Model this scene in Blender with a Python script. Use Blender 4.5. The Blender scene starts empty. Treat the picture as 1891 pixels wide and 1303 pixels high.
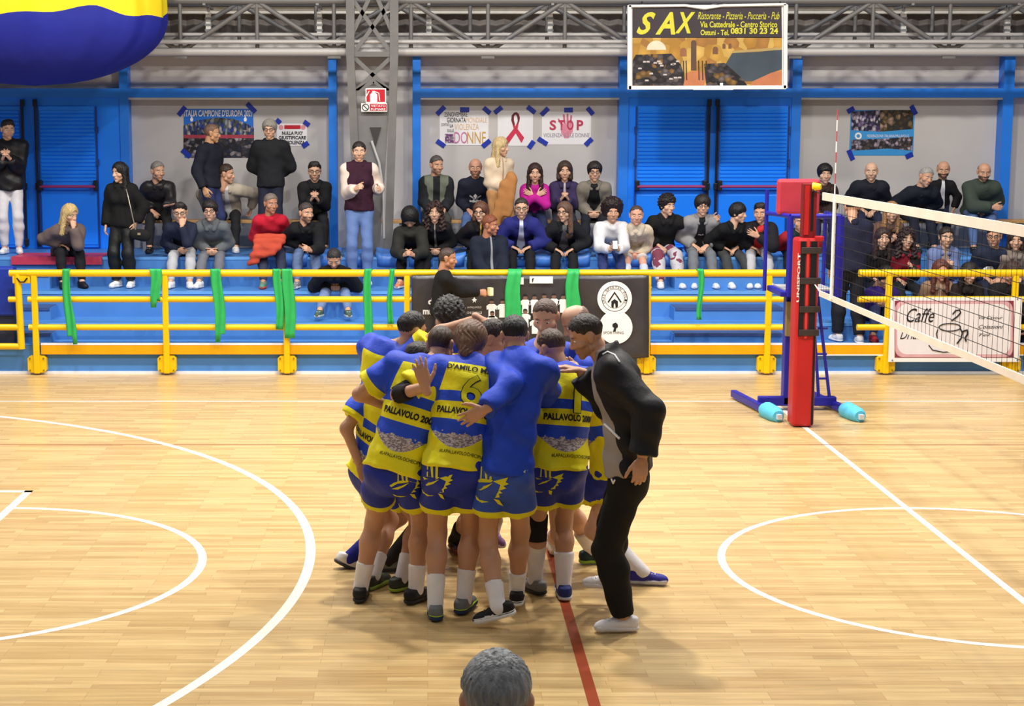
import bpy, bmesh, math, random
import numpy as np
from mathutils import Vector, Matrix
from mathutils.bvhtree import BVHTree

# ------------------------------------------------------------------ camera
SC = bpy.context.scene
FPX, W_PX, H_PX = 3000.0, 1891.0, 1303.0
PX0, PY0 = 790.0, 651.5           # principal point
CAMH, PITCH = 3.06, math.radians(7.89)
cam_d = bpy.data.cameras.new('camera')
cam_d.sensor_fit = 'HORIZONTAL'; cam_d.sensor_width = 36.0
cam_d.lens = 36.0 * FPX / W_PX
cam_d.shift_x = (W_PX / 2 - PX0) / W_PX
cam_d.clip_end = 200
cam = bpy.data.objects.new('camera', cam_d)
SC.collection.objects.link(cam)
cam.location = (0, 0, CAMH); cam.rotation_euler = (math.pi / 2 - PITCH, 0, 0)
SC.camera = cam

# ------------------------------------------------------------------ light
wd = bpy.data.worlds.new('world'); SC.world = wd; wd.use_nodes = True
wd.node_tree.nodes['Background'].inputs[0].default_value = (0.93, 0.95, 1.0, 1)
wd.node_tree.nodes['Background'].inputs[1].default_value = 0.17
SC.view_settings.view_transform = 'Standard'
SC.view_settings.look = 'None'
SC.view_settings.gamma = 1.0
SC.view_settings.use_curve_mapping = False
SC.view_settings.exposure = 0.0
def lamp(x, y, z, w, size=0.55, col=(1, 0.95, 0.87)):
    d = bpy.data.lights.new('ceiling_lamp', 'AREA'); d.shape = 'DISK'; d.size = size
    d.energy = w; d.color = col
    o = bpy.data.objects.new('ceiling_lamp', d); SC.collection.objects.link(o)
    o.location = (x, y, z)
LAMPH = 8.0
for lx, w in ((-6.6, 130), (-3.2, 120), (0.2, 420), (3.4, 300), (6.9, 140)): lamp(lx, 12.2, LAMPH, w, .34)
for lx in (-7.5, -3.8, 0.0, 3.8, 7.5): lamp(lx, 17.0, LAMPH, 320)
for lx in (-4.5, 0.6, 5.5): lamp(lx, 5.0, LAMPH, 60)

# ------------------------------------------------------------------ helpers
def at(px, py, D):
    x = (px - PX0) / FPX; v = (py - PY0) / FPX
    dy = math.cos(PITCH) - v * math.sin(PITCH); dz = -math.sin(PITCH) - v * math.cos(PITCH)
    t = D / dy
    return Vector((x * t, D, CAMH + dz * t))
def ground(px, py, z=0.0):
    v = (py - PY0) / FPX
    dy = math.cos(PITCH) - v * math.sin(PITCH); dz = -math.sin(PITCH) - v * math.cos(PITCH)
    t = (z - CAMH) / dz
    return Vector(((px - PX0) / FPX * t, dy * t, z))
def Xat(px, D, z=1.0):
    zc = D * math.cos(PITCH) + (CAMH - z) * math.sin(PITCH)
    return (px - PX0) / FPX * zc
def Zat(py, D): return at(0, py, D).z

def lin(c):
    def f(v):
        v = v / 255.0
        return v / 12.92 if v <= 0.04045 else ((v + 0.055) / 1.055) ** 2.4
    return (f(c[0]), f(c[1]), f(c[2]), 1.0)

_MC = {}
def mat(col, rough=0.6, metal=0.0, spec=0.4, var=0.06, vscale=6.0, bump=0.0, bscale=60.0, trans=0.0, coat=0.0):
    key = (tuple(col), rough, metal, spec, var, vscale, bump, bscale, trans, coat)
    if key in _MC: return _MC[key]
    m = bpy.data.materials.new('surface'); m.use_nodes = True
    nt = m.node_tree; b = nt.nodes['Principled BSDF']
    L = lin(col)
    b.inputs['Roughness'].default_value = rough; b.inputs['Metallic'].default_value = metal
    b.inputs['Specular IOR Level'].default_value = spec
    if coat: b.inputs['Coat Weight'].default_value = coat
    if trans: b.inputs['Transmission Weight'].default_value = trans
    if var > 0:
        tc = nt.nodes.new('ShaderNodeTexCoord'); nz = nt.nodes.new('ShaderNodeTexNoise')
        nz.inputs['Scale'].default_value = vscale; nz.inputs['Detail'].default_value = 3
        nt.links.new(tc.outputs['Object'], nz.inputs['Vector'])
        mp = nt.nodes.new('ShaderNodeMapRange'); mp.inputs[1].default_value = 0.3; mp.inputs[2].default_value = 0.7
        mp.inputs[3].default_value = 1 - var; mp.inputs[4].default_value = 1 + var
        nt.links.new(nz.outputs[0], mp.inputs[0])
        mx = nt.nodes.new('ShaderNodeVectorMath'); mx.operation = 'SCALE'
        mx.inputs[0].default_value = L[:3]; nt.links.new(mp.outputs[0], mx.inputs['Scale'])
        nt.links.new(mx.outputs[0], b.inputs['Base Color'])
    else:
        b.inputs['Base Color'].default_value = L
    if bump > 0:
        tc = nt.nodes.new('ShaderNodeTexCoord'); nz = nt.nodes.new('ShaderNodeTexNoise')
        nz.inputs['Scale'].default_value = bscale; nz.inputs['Detail'].default_value = 2
        nt.links.new(tc.outputs['Object'], nz.inputs['Vector'])
        bp = nt.nodes.new('ShaderNodeBump'); bp.inputs['Strength'].default_value = bump; bp.inputs['Distance'].default_value = 0.02
        nt.links.new(nz.outputs[0], bp.inputs['Height']); nt.links.new(bp.outputs[0], b.inputs['Normal'])
    _MC[key] = m
    return m

LOC = {}
def tag(o, label=None, cat=None, group=None, kind=None):
    if label: o['label'] = label
    if cat: o['category'] = cat
    if group: o['group'] = group
    if kind: o['kind'] = kind
    return o
def thing(name, label, cat, base, group=None):
    o = bpy.data.objects.new(name, None); o.empty_display_size = 0.1
    SC.collection.objects.link(o); o.location = base; LOC[o] = Vector(base)
    return tag(o, label, cat, group)
def link_obj(name, me, parent=None, base=None):
    o = bpy.data.objects.new(name, me); SC.collection.objects.link(o)
    if parent is not None:
        o.parent = parent; LOC[o] = LOC[parent]
    else:
        o.location = base if base is not None else (0, 0, 0); LOC[o] = Vector(o.location)
    return o

class MB:
    """collects shapes in world coordinates"""
    def __init__(s): s.v = []; s.f = []; s.sm = []
    def add(s, vs, fs, smooth=False):
        n = len(s.v); s.v += [tuple(p) for p in vs]
        for f in fs: s.f.append(tuple(i + n for i in f)); s.sm.append(smooth)
        return s
    def box(s, a, b):
        x0, y0, z0 = a; x1, y1, z1 = b
        return s.add([(x0,y0,z0),(x1,y0,z0),(x1,y1,z0),(x0,y1,z0),(x0,y0,z1),(x1,y0,z1),(x1,y1,z1),(x0,y1,z1)],
                     [(0,3,2,1),(4,5,6,7),(0,1,5,4),(1,2,6,5),(2,3,7,6),(3,0,4,7)])
    def bar(s, a, b, w, h, up=(0, 0, 1)):
        a = Vector(a); b = Vector(b); d = (b - a).normalized(); up = Vector(up)
        if abs(d.dot(up)) > 0.98: up = Vector((0, 1, 0))
        x = d.cross(up).normalized() * w / 2; y = x.cross(d).normalized() * h / 2
        vs = [p + i * x + j * y for p in (a, b) for i, j in ((-1,-1),(1,-1),(1,1),(-1,1))]
        return s.add(vs, [(0,1,2,3),(7,6,5,4),(0,4,5,1),(1,5,6,2),(2,6,7,3),(3,7,4,0)])
    def tube(s, pts, r, n=10, caps=True):
        pts = [Vector(p) for p in pts]; m = len(pts)
        rs = r if isinstance(r, (list, tuple)) else [r] * m
        vs = []; ref = None
        for i, p in enumerate(pts):
            d = (pts[min(i+1, m-1)] - pts[max(i-1, 0)]).normalized()
            if ref is None:
                ref = Vector((0, 0, 1)) if abs(d.z) < 0.9 else Vector((1, 0, 0))
            x = d.cross(ref).normalized(); y = x.cross(d).normalized(); ref = y
            for k in range(n):
                t = 2 * math.pi * k / n
                vs.append(p + (x * math.cos(t) + y * math.sin(t)) * rs[i])
        fs = [(i*n+k, i*n+(k+1)%n, (i+1)*n+(k+1)%n, (i+1)*n+k) for i in range(m-1) for k in range(n)]
        s.add(vs, fs, True)
        if caps:
            s.add(vs[:n], [tuple(range(n))[::-1]]); s.add(vs[-n:], [tuple(range(n))])
        return s
    def prism(s, poly, y0, y1):
        """polygon of (x, z) extruded from y0 to y1"""
        n = len(poly)
        vs = [(p[0], y0, p[1]) for p in poly] + [(p[0], y1, p[1]) for p in poly]
        fs = [tuple(range(n)), tuple(range(2*n-1, n-1, -1))] + [(i, i+n, (i+1)%n+n, (i+1)%n) for i in range(n)]
        return s.add(vs, fs)
    def mesh(s, base):
        me = bpy.data.meshes.new('m')
        me.from_pydata([(x-base[0], y-base[1], z-base[2]) for x, y, z in s.v], [], s.f)
        if any(s.sm): me.polygons.foreach_set('use_smooth', s.sm)
        me.update()
        return me
    def build(s, name, m, parent=None, base=None, bevel=0.0):
        b = LOC[parent] if parent is not None else (Vector(base) if base is not None else Vector((0,0,0)))
        me = s.mesh(b); me.materials.append(m)
        o = link_obj(name, me, parent, b if parent is None else None)
        if bevel:
            md = o.modifiers.new('bevel', 'BEVEL'); md.width = bevel; md.segments = 2; md.limit_method = 'ANGLE'
        return o
def struct(name, mb, m, parent=None):
    o = mb.build(name, m, parent)
    if parent is None: o['kind'] = 'structure'
    return o

def text_mesh(txt, size, bold=0.0, shear=0.0, align='CENTER', spacing=1.0, res=3):
    cu = bpy.data.curves.new('t', 'FONT'); cu.body = txt; cu.size = size; cu.offset = bold; cu.shear = shear
    cu.align_x = align; cu.align_y = 'CENTER'; cu.space_character = spacing; cu.resolution_u = res; cu.fill_mode = 'FRONT'
    o = bpy.data.objects.new('t', cu); SC.collection.objects.link(o)
    dg = bpy.context.evaluated_depsgraph_get()
    me = bpy.data.meshes.new_from_object(o.evaluated_get(dg))
    bpy.data.objects.remove(o); bpy.data.curves.remove(cu)
    return me
def flat_text(name, txt, pos, width, height, m, parent, bold=0.0, shear=0.0, ang=0.0, axis_y=-0.002):
    """flat lettering on an upright sheet that faces -Y, stretched to width x height, centred at pos"""
    me = text_mesh(txt, 1.0, bold, shear)
    v = np.array([p.co[:] for p in me.vertices])
    if len(v) == 0: return None
    lo = v.min(0); hi = v.max(0); c = (lo + hi) / 2; sz = np.maximum(hi - lo, 1e-4)
    ca, sa = math.cos(ang), math.sin(ang); b = LOC[parent]
    for p in me.vertices:
        a = (p.co.x - c[0]) / sz[0] * width; e = (p.co.y - c[1]) / sz[1] * height
        x = pos[0] + a * ca - e * sa; z = pos[2] + a * sa + e * ca
        p.co = (x - b.x, pos[1] + axis_y - b.y, z - b.z)
    me.materials.append(m); me.update()
    return link_obj(name, me, parent)
# ================================================================== STRUCTURE
COURT_Y, CX = 11.1, 3.89          # court axis, centre line
def floor_material():
    m = bpy.data.materials.new('parquet'); m.use_nodes = True
    nt = m.node_tree; b = nt.nodes['Principled BSDF']; N = nt.nodes.new; Lk = nt.links.new
    tc = N('ShaderNodeTexCoord')
    br = N('ShaderNodeTexBrick'); br.inputs['Scale'].default_value = 1.0
    br.inputs['Brick Width'].default_value = 0.62; br.inputs['Row Height'].default_value = 0.062
    br.inputs['Mortar Size'].default_value = 0.0012; br.inputs['Mortar Smooth'].default_value = 0.3
    br.offset = 0.37; br.offset_frequency = 3; br.squash = 0.8; br.squash_frequency = 5
    br.inputs['Color1'].default_value = lin((214, 184, 130)); br.inputs['Color2'].default_value = lin((190, 156, 104))
    br.inputs['Mortar'].default_value = lin((160, 126, 82)); br.inputs['Bias'].default_value = -0.1
    Lk(tc.outputs['Object'], br.inputs['Vector'])
    mp = N('ShaderNodeMapping'); mp.inputs['Scale'].default_value = (0.9, 16, 1); Lk(tc.outputs['Object'], mp.inputs['Vector'])
    nz = N('ShaderNodeTexNoise'); nz.inputs['Scale'].default_value = 2.2; nz.inputs['Detail'].default_value = 5
    Lk(mp.outputs[0], nz.inputs['Vector'])
    rp = N('ShaderNodeMapRange'); rp.inputs[1].default_value = 0.3; rp.inputs[2].default_value = 0.7
    rp.inputs[3].default_value = 0.84; rp.inputs[4].default_value = 1.1; Lk(nz.outputs[0], rp.inputs[0])
    mu = N('ShaderNodeVectorMath'); mu.operation = 'SCALE'; Lk(br.outputs[0], mu.inputs[0]); Lk(rp.outputs[0], mu.inputs['Scale'])
    Lk(mu.outputs[0], b.inputs['Base Color'])
    b.inputs['Roughness'].default_value = 0.3; b.inputs['Specular IOR Level'].default_value = 0.42
    n2 = N('ShaderNodeTexNoise'); n2.inputs['Scale'].default_value = 3.0; Lk(tc.outputs['Object'], n2.inputs['Vector'])
    r2 = N('ShaderNodeMapRange'); r2.inputs[3].default_value = 0.2; r2.inputs[4].default_value = 0.38; Lk(n2.outputs[0], r2.inputs[0])
    Lk(r2.outputs[0], b.inputs['Roughness'])
    return m
floor = struct('floor', MB().box((-16, -3, -0.2), (18, 20.17, 0)), floor_material())
M_LINEW = mat((246, 236, 226), 0.35, var=0.03)
M_LINER = mat((152, 62, 30), 0.4, var=0.05)
M_LINED = mat((150, 76, 52), 0.4, var=0.05)
EPS = 0.0006
def strip(x0, y0, x1, y1, m):
    MB().add([(x0,y0,EPS),(x1,y0,EPS),(x1,y1,EPS),(x0,y1,EPS)], [(0,1,2,3)]).build('court_line', m, floor)
def arc(cx, cy, r, w, a0, a1, m, n=96):
    vs = []; fs = []
    for i in range(n + 1):
        t = a0 + (a1 - a0) * i / n
        for q in (r - w / 2, r + w / 2): vs.append((cx + q * math.cos(t), cy + q * math.sin(t), EPS * 1.6))
    for i in range(n): fs.append((2*i, 2*i+1, 2*i+3, 2*i+2))
    MB().add(vs, fs).build('court_line', m, floor)
PI = math.pi
strip(CX-.028, 4.1, CX+.028, 18.1, M_LINEW)                       # half-way line under the net
strip(-16, 18.08, 18, 18.13, M_LINEW)
arc(CX, COURT_Y, 1.8, .055, 0, 2*PI, M_LINEW)
arc(-7.56, COURT_Y, 6.72, .07, -1.15, 1.15, M_LINEW, 128)
arc(-3.40, COURT_Y, 1.8, .06, -PI/2, PI/2, M_LINEW)
strip(-3.43, COURT_Y-2.45, -3.36, COURT_Y+2.45, M_LINEW)
strip(-9.1, COURT_Y+2.38, -3.36, COURT_Y+2.45, M_LINEW); strip(-9.1, COURT_Y-2.45, -3.36, COURT_Y-2.38, M_LINEW)
strip(.86, 6.6, .925, 13.4, M_LINER)                              # attack line
strip(-16, 15.55, CX+9, 15.58, M_LINED); strip(-16, 6.58, CX+9, 6.62, M_LINER)

# ---- stepped stand
M_STEP = mat((76, 134, 206), 0.42, var=0.07, vscale=2.5)
M_STEPD = mat((60, 84, 138), 0.6, var=0.12, vscale=4)
M_RED = mat((196, 62, 92), 0.5, var=0.06)
M_WHITE = mat((232, 236, 244), 0.5, var=0.03)
D0, ZL = 20.17, 0.36
T1, T2, T3 = (20.75, 0.568), (21.5, 0.905), (22.3, 1.298)
WALL = 24.1
stand = struct('floor_stand', MB().box((-14, D0, 0), (16, T1[0], ZL)), M_STEP)
tag(stand, 'blue painted concrete tiers of the spectator stand', None)
struct('tier', MB().box((-14, T1[0], 0), (16, T2[0], T1[1])), M_STEP, stand)
struct('tier', MB().box((-14, T2[0], 0), (16, T3[0], T2[1])), M_STEP, stand)
struct('tier', MB().box((-14, T3[0], 0), (16, WALL + .3, T3[1])), M_STEP, stand)
MB().box((-14, D0 - .02, 0), (16, D0, .035)).build('plinth_edge', M_WHITE, stand)
M_NOSE = mat((104, 168, 238), 0.35, var=0.05)
for (d, z) in (T1, T2, T3):
    MB().box((-14, d - .006, z - .035), (16, d + .02, z + .004)).build('step_nosing', M_NOSE, stand)
MB().box((Xat(18, 22.2, 1.3), 22.26, 1.2), (Xat(186, 22.2, 1.3), 23.0, 1.306)).build('red_edge', M_RED, stand)
# flights of smaller steps with dark treads
def flight(px0, px1, name='stair_step'):
    for (d, z) in ((20.45, .47), (21.1, .73), (21.85, 1.1)):
        x0, x1 = Xat(px0, d), Xat(px1, d)
        MB().box((x0, d, 0), (x1, d + .45, z)).build(name, M_STEP, stand)
        MB().box((x0 + .01, d - .012, z - .03), (x1 - .01, d + .4, z + .006)).build('stair_tread', M_STEPD, stand)
flight(1246, 1448); flight(-60, 92)

# ---- wall of the hall behind the stand
M_WALL = mat((196, 193, 193), 0.75, var=0.05, vscale=1.2)
M_BLUE = mat((36, 126, 236), 0.38, var=0.05, vscale=2)
M_BLUED = mat((20, 60, 130), 0.5)
M_GREYM = mat((140, 140, 142), 0.5, 0.25, var=0.1)
M_GREYL = mat((196, 196, 198), 0.42, 0.3, var=0.08)
ZT = 4.09
wall = struct('wall_back', MB().box((-14, WALL, 0), (16, WALL + .2, ZT)), M_WALL)
FW = WALL - .24                                       # front of steel frame
def colpx(p0, p1, y_top, y_bot, name='steel_column', m=M_BLUE, depth=.16):
    MB().box((Xat(p0, FW, 3), WALL - depth, Zat(y_bot, FW)), (Xat(p1, FW, 3), WALL, Zat(y_top, FW))).build(name, m, wall)
zc0, zc1 = 1.3, Zat(96, FW)
for p0, p1 in ((607, 622), (762, 777), (1143, 1160), (1461, 1478), (1850, 1869), (222, 238)):
    x0, x1 = Xat(p0, FW, 3), Xat(p1, FW, 3)
    MB().box((x0, FW, zc0), (x1, WALL, zc1)).build('steel_column', M_BLUE, wall)
for p0, p1 in ((238, 607), (777, 1143), (1478, 1850), (1869, 2100), (-300, 222), (1160, 1461)):
    MB().box((Xat(p0, FW, 3), FW, Zat(180, FW)), (Xat(p1, FW, 3), WALL, Zat(163, FW))).build('steel_beam', M_BLUE, wall)
for p0, p1 in ((238, 607), (777, 1143), (1478, 1850)):   # pale flashing under each beam
    MB().box((Xat(p0, FW, 3), FW + .02, Zat(184, FW)), (Xat(p1, FW, 3), WALL, Zat(180, FW))).build('flashing', M_GREYL, wall)
# upper strip: gutter, ribbed translucent sheet, pale roof edge
M_CORR = mat((120, 114, 112), 0.6, var=0.35, vscale=1.6)
mb = MB(); xs = np.arange(-14, 16, .12)
vs = []; fs = []
for i, x in enumerate(xs):
    y = WALL + .25 + (.05 if i % 2 else 0)
    vs += [(x, y, Zat(68, WALL)), (x, y, Zat(24, WALL))]
for i in range(len(xs) - 1): fs.append((2*i, 2*i+2, 2*i+3, 2*i+1))
mb.add(vs, fs); tag(struct('wall_upper', mb, M_CORR), 'grey ribbed sheet strip above the wall')
struct('wall_roof_edge', MB().box((-14, WALL + .1, Zat(24, WALL)), (16, WALL + .5, Zat(8, WALL))), mat((236, 234, 230), .6))
struct('ceiling', MB().box((-14, WALL - .1, Zat(8, WALL)), (16, WALL + .6, Zat(8, WALL) + .4)), mat((150, 150, 150), .7))
struct('wall_gutter', MB().box((-14, WALL - .02, ZT), (16, WALL + .3, Zat(68, WALL))), mat((170, 166, 164), .6, var=.2, vscale=3))
struct('trim_1', MB().box((-14, WALL - .34, ZT), (16, WALL, ZT + .05)), mat((186, 184, 182), .6, var=.1, vscale=3))

# ---- ribbed steel doors (double, with panic bars)
M_DOOR = mat((28, 132, 255), 0.33, var=0.04, vscale=2)
M_BLACK = mat((18, 20, 30), 0.45, var=0.05)
M_PANIC = mat((150, 50, 110), 0.35, var=0.04)
def door(name, l0, l1, r0, r1, f0, f1, label):
    d = MB().box((Xat(f0, FW, 3), FW + .02, 1.3), (Xat(f1, FW, 3), WALL, Zat(178, FW))).build(name, M_DOOR)
    d['kind'] = 'structure'; d['label'] = label
    y = FW
    for (p0, p1, sgn) in ((l0, l1, 1), (r0, r1, -1)):
        x0, x1 = Xat(p0, y, 2.5), Xat(p1, y, 2.5)
        leaf = MB().box((x0, y - .02, 1.32), (x1, y + .02, Zat(196, y))).build('door_leaf', M_DOOR, d, bevel=.008)
        zb, zt = Zat(336, y), Zat(203, y); n = 19; vs = []; fs = []
        for i in range(n):
            a = zb + (zt - zb) * i / n; h = (zt - zb) / n
            for (zz, yy) in ((a, y-.022), (a + h*.25, y-.036), (a + h*.75, y-.036), (a + h, y-.022)):
                vs += [(x0 + .04, yy, zz), (x1 - .04, yy, zz)]
        for i in range(n * 4 - 1): fs.append((2*i, 2*i+1, 2*i+3, 2*i+2))
        MB().add(vs, fs).build('ribbed_panel', M_DOOR, leaf)
        MB().box((x0+.03, y-.032, 1.36), (x1-.03, y-.02, Zat(360, y))).build('lower_panel', M_DOOR, leaf, bevel=.006)
        for q in (x0 + .01, x1 - .01):
            MB().box((q - .012, y - .034, 1.33), (q + .012, y - .02, Zat(196, y))).build('seam_strip', M_BLUED, leaf)
        zbar = Zat(344, y)
        MB().tube([(x0 + .03, y - .11, zbar), (x1 - .03, y - .11, zbar)], .024, 10).build('panic_bar', M_PANIC, leaf)
        for q in (x0 + .03, x1 - .03):
            MB().box((q - .03, y - .13, zbar - .06), (q + .03, y - .03, zbar + .09)).build('latch_box', M_BLACK, leaf, bevel=.01)
        xr = (x1 + .02) if sgn > 0 else (x0 - .02)
        MB().tube([(xr, y - .05, 1.33), (xr, y - .05, Zat(188, y))], .016, 8).build('latch_rod', M_BLACK, leaf)
        for zz in (Zat(190, y), 1.4, zbar):
            MB().box((xr - .03, y - .07, zz - .05), (xr + .03, y - .02, zz + .05)).build('rod_guide', M_BLACK, leaf, bevel=.008)
        xh = x0 if sgn > 0 else x1
        for zz in (Zat(300, y), Zat(240, y)):
            MB().box((xh - .018, y - .05, zz - .05), (xh + .018, y - .02, zz + .05)).build('hinge', M_BLUED, leaf)
    return d
door('door_1', 1172, 1304, 1324, 1455, 1160, 1478, 'blue double fire door of ribbed steel under the restaurant banner')
door('door_2', -80, 44, 72, 182, -120, 222, 'blue double fire door of ribbed steel at the left end')

# ================================================================== TRUSSES
_UC = None
def unit_cyl():
    global _UC
    if _UC is None:
        _UC = MB().tube([(0,0,0),(0,0,1)], 1.0, 8).mesh((0,0,0)); _UC.materials.append(M_GREYM)
    return _UC
def rod(name, a, b, r, m, parent):
    o = link_obj(name, unit_cyl(), parent)
    a = Vector(a); b = Vector(b); d = b - a
    q = d.to_track_quat('Z', 'Y').to_matrix().to_4x4()
    o.matrix_local = Matrix.Translation(a - LOC[parent]) @ q @ Matrix.Diagonal((r, r, d.length, 1))
    o.material_slots[0].link = 'OBJECT'; o.material_slots[0].material = m
    return o
M_TR = mat((116, 115, 116), 0.5, 0.2, var=0.08)
M_TRL = mat((184, 182, 182), 0.45, 0.1, var=0.06)
def truss(D, xs_px, label, ytop=2, ybot=96, low=True, shift=0, m=M_TR):
    zt, zb = Zat(ytop, D), Zat(ybot, D)
    t = thing('roof_truss', label, 'truss', (Xat(950, D, 4), D, zb), 'roof trusses over the stand')
    rod('top_chord', (-14, D, zt), (16, D, zt), .05, m, t)
    rod('bottom_chord', (-14, D, zb), (16, D, zb), .06, M_TRL, t)
    if low:
        rod('tie_tube', (-14, D + .12, Zat(63, D)), (16, D + .12, Zat(63, D)), .026, M_TRL, t)
        rod('tie_tube', (-14, D - .1, Zat(78, D)), (16, D - .1, Zat(78, D)), .03, M_TRL, t)
    for i, p in enumerate(xs_px):
        x = Xat(p, D, 4.3)
        rod('post', (x, D, zb), (x, D, zt), .028, m, t)
        if i + 1 < len(xs_px):
            x2 = Xat(xs_px[i+1], D, 4.3)
            a, b = ((x, D, zb), (x2, D, zt)) if (i + shift) % 2 == 0 else ((x, D, zt), (x2, D, zb))
            rod('diagonal', a, b, .034, m, t)
        MB().box((x - .09, D - .02, (zb if (i+shift) % 2 == 0 else zt) - .09), (x + .09, D + .02, (zb if (i+shift) % 2 == 0 else zt) + .09)).build('gusset_plate', m, t)
    return t
step = 142
truss(22.9, [333 + step * i for i in range(-5, 14)], 'grey tube lattice truss crossing the top, the nearer of two', shift=1)
truss(23.7, [300 + step * i for i in range(-4, 13)], 'grey tube lattice truss crossing the top, behind the nearer one', ytop=6, ybot=88, low=False, shift=0, m=mat((112, 112, 114), .5, .2))
for p in (385, 590, 792, 1016, 1668, 1860):       # pale hangers with brackets
    t = thing('pipe_hanger', 'pale banded pipe hanger hanging from the roof, %s' % {385: 'the leftmost', 590: 'left of the lattice column', 792: 'right of the lattice column', 1016: 'left of the restaurant banner', 1668: 'right of the restaurant banner', 1860: 'the rightmost'}[p],
              'hanger', (Xat(p, 23.3, 4.5), 23.3, Zat(66, 23.3)), 'pipe hangers')
    x = Xat(p, 23.3, 4.5)
    MB().box((x - .035, 23.27, Zat(66, 23.3)), (x + .035, 23.33, Zat(22, 23.3))).build('hanger_bar', mat((232, 230, 226), .5), t)
    MB().box((x - .02, 22.86, Zat(14, 23.3)), (x + .02, 23.74, Zat(10, 23.3))).build('cross_bracket', M_GREYM, t)
    MB().box((x - .02, 23.28, Zat(23, 23.3)), (x + .02, 23.32, Zat(10, 23.3))).build('drop_rod', M_GREYM, t)
    for yy in (34, 46, 56):
        MB().box((x - .045, 23.26, Zat(yy + 2, 23.3)), (x + .045, 23.34, Zat(yy - 2, 23.3))).build('band', M_GREYM, t)
# ---- lattice column
DC = 22.74
lc = thing('lattice_column', 'grey steel lattice column tapering to its foot behind the standing woman', 'column', (Xat(692, DC, 1.3), DC, T3[1]))
def pz(px, py, D=DC): return at(px, py, D)
legs = []
for (xt, xb) in ((647, 664), (728, 717)):
    MB().bar(pz(xt, -20), pz(xt, 106), .115, .1, (0,1,0)).build('leg_upper', M_TR, lc)
    MB().bar(pz(xt, 100), pz(xb, 474), .11, .12, (0,1,0)).build('leg_lower', M_TR, lc)
for a, b in (((652,104),(724,172)), ((724,104),(652,172)), ((652,172),(690,150)), ((724,172),(690,150)), ((652,0),(724,100)), ((724,0),(652,100)), ((690,-20),(652,60)), ((690,-20),(724,60))):
    MB().bar(pz(*a), pz(*b), .055, .045, (0,1,0)).build('lacing_bar', M_TR, lc)
for y in (100, 172): MB().bar(pz(647, y), pz(728, y), .07, .07, (0,1,0)).build('crosspiece', M_TR, lc)
poly = [pz(658,200), pz(718,200), pz(712,300), pz(700,470), pz(682,470), pz(664,300)]
MB().prism([(p.x, p.z) for p in poly][::-1], DC - .03, DC + .03).build('web_plate', mat((118, 118, 120), .5, .2, var=.1), lc)
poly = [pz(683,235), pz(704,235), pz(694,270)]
MB().prism([(p.x, p.z) for p in poly][::-1], DC - .05, DC - .028).build('hole_shade', mat((52, 52, 54), .6), lc)  # dark triangle stands in for the shaded hole in the web plate
MB().tube([pz(686, 260, DC-.06), pz(700, 300, DC-.06), pz(708, 350, DC-.06), pz(709, 440, DC-.06)], .02, 8).build('cable_conduit', M_GREYL, lc)
# signs on the column
M_SRED = mat((196, 24, 46), 0.4, var=0.03); M_SWHITE = mat((238, 238, 240), .45, var=.02); M_INK = mat((24, 24, 30), .5, var=0)
def board(parent, name, p0, p1, D, m, th=.012):
    a = at(p0[0], p0[1], D); b = at(p1[0], p1[1], D)
    return MB().box((a.x, D, b.z), (b.x, D + th, a.z)).build(name, m, parent)
DS = DC - .1
sg = thing('fire_sign', 'square red fire extinguisher sign on the lattice column', 'sign', at(694, 190, DS))
board(sg, 'sign_plate', (675,163), (713,190), DS, M_SWHITE); board(sg, 'red_field', (677,165), (711,188), DS - .003, M_SRED, .003)
mb = MB(); c = at(690, 180, DS - .006)
mb.prism([(c.x + a, c.z + b) for a, b in ((-.05,-.08),(.05,-.08),(.05,.04),(.02,.07),(.02,.09),(-.02,.09),(-.02,.07),(-.05,.04))], DS - .006, DS - .003).build('extinguisher_mark', M_SWHITE, sg)
MB().tube([c + Vector((.02,0,.08)), c + Vector((.07,0,.06)), c + Vector((.085,0,-.05))], .008, 6).build('hose_mark', M_SWHITE, sg)
MB().tube([c + Vector((-.1,0,-.09)), c + Vector((-.11,0,.0)), c + Vector((-.06,0,.09))], .008, 6).build('flame_mark', M_SWHITE, sg)
sg = thing('no_smoking_sign', 'red and white no smoking sign below the fire sign', 'sign', at(691, 207, DS))
board(sg, 'sign_plate', (667,190.5), (715,206), DS, M_SWHITE); board(sg, 'red_field', (683,192), (714,204.5), DS - .003, M_SRED, .003)
for t_, yy in (('VIETATO', 195.5), ('FUMARE', 201.5)):
    flat_text('lettering', t_, at(698.5, yy, DS - .004), .2, .032, M_SWHITE, sg, bold=.01)
c = at(675, 198, DS - .004)
mb = MB(); pts = [(c.x + .045*math.cos(q*PI/8), c.y, c.z + .045*math.sin(q*PI/8)) for q in range(17)]
mb.tube(pts, .006, 6).tube([(c.x-.03,c.y,c.z+.03),(c.x+.03,c.y,c.z-.03)], .006, 6).build('ban_ring', M_INK, sg)

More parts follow.
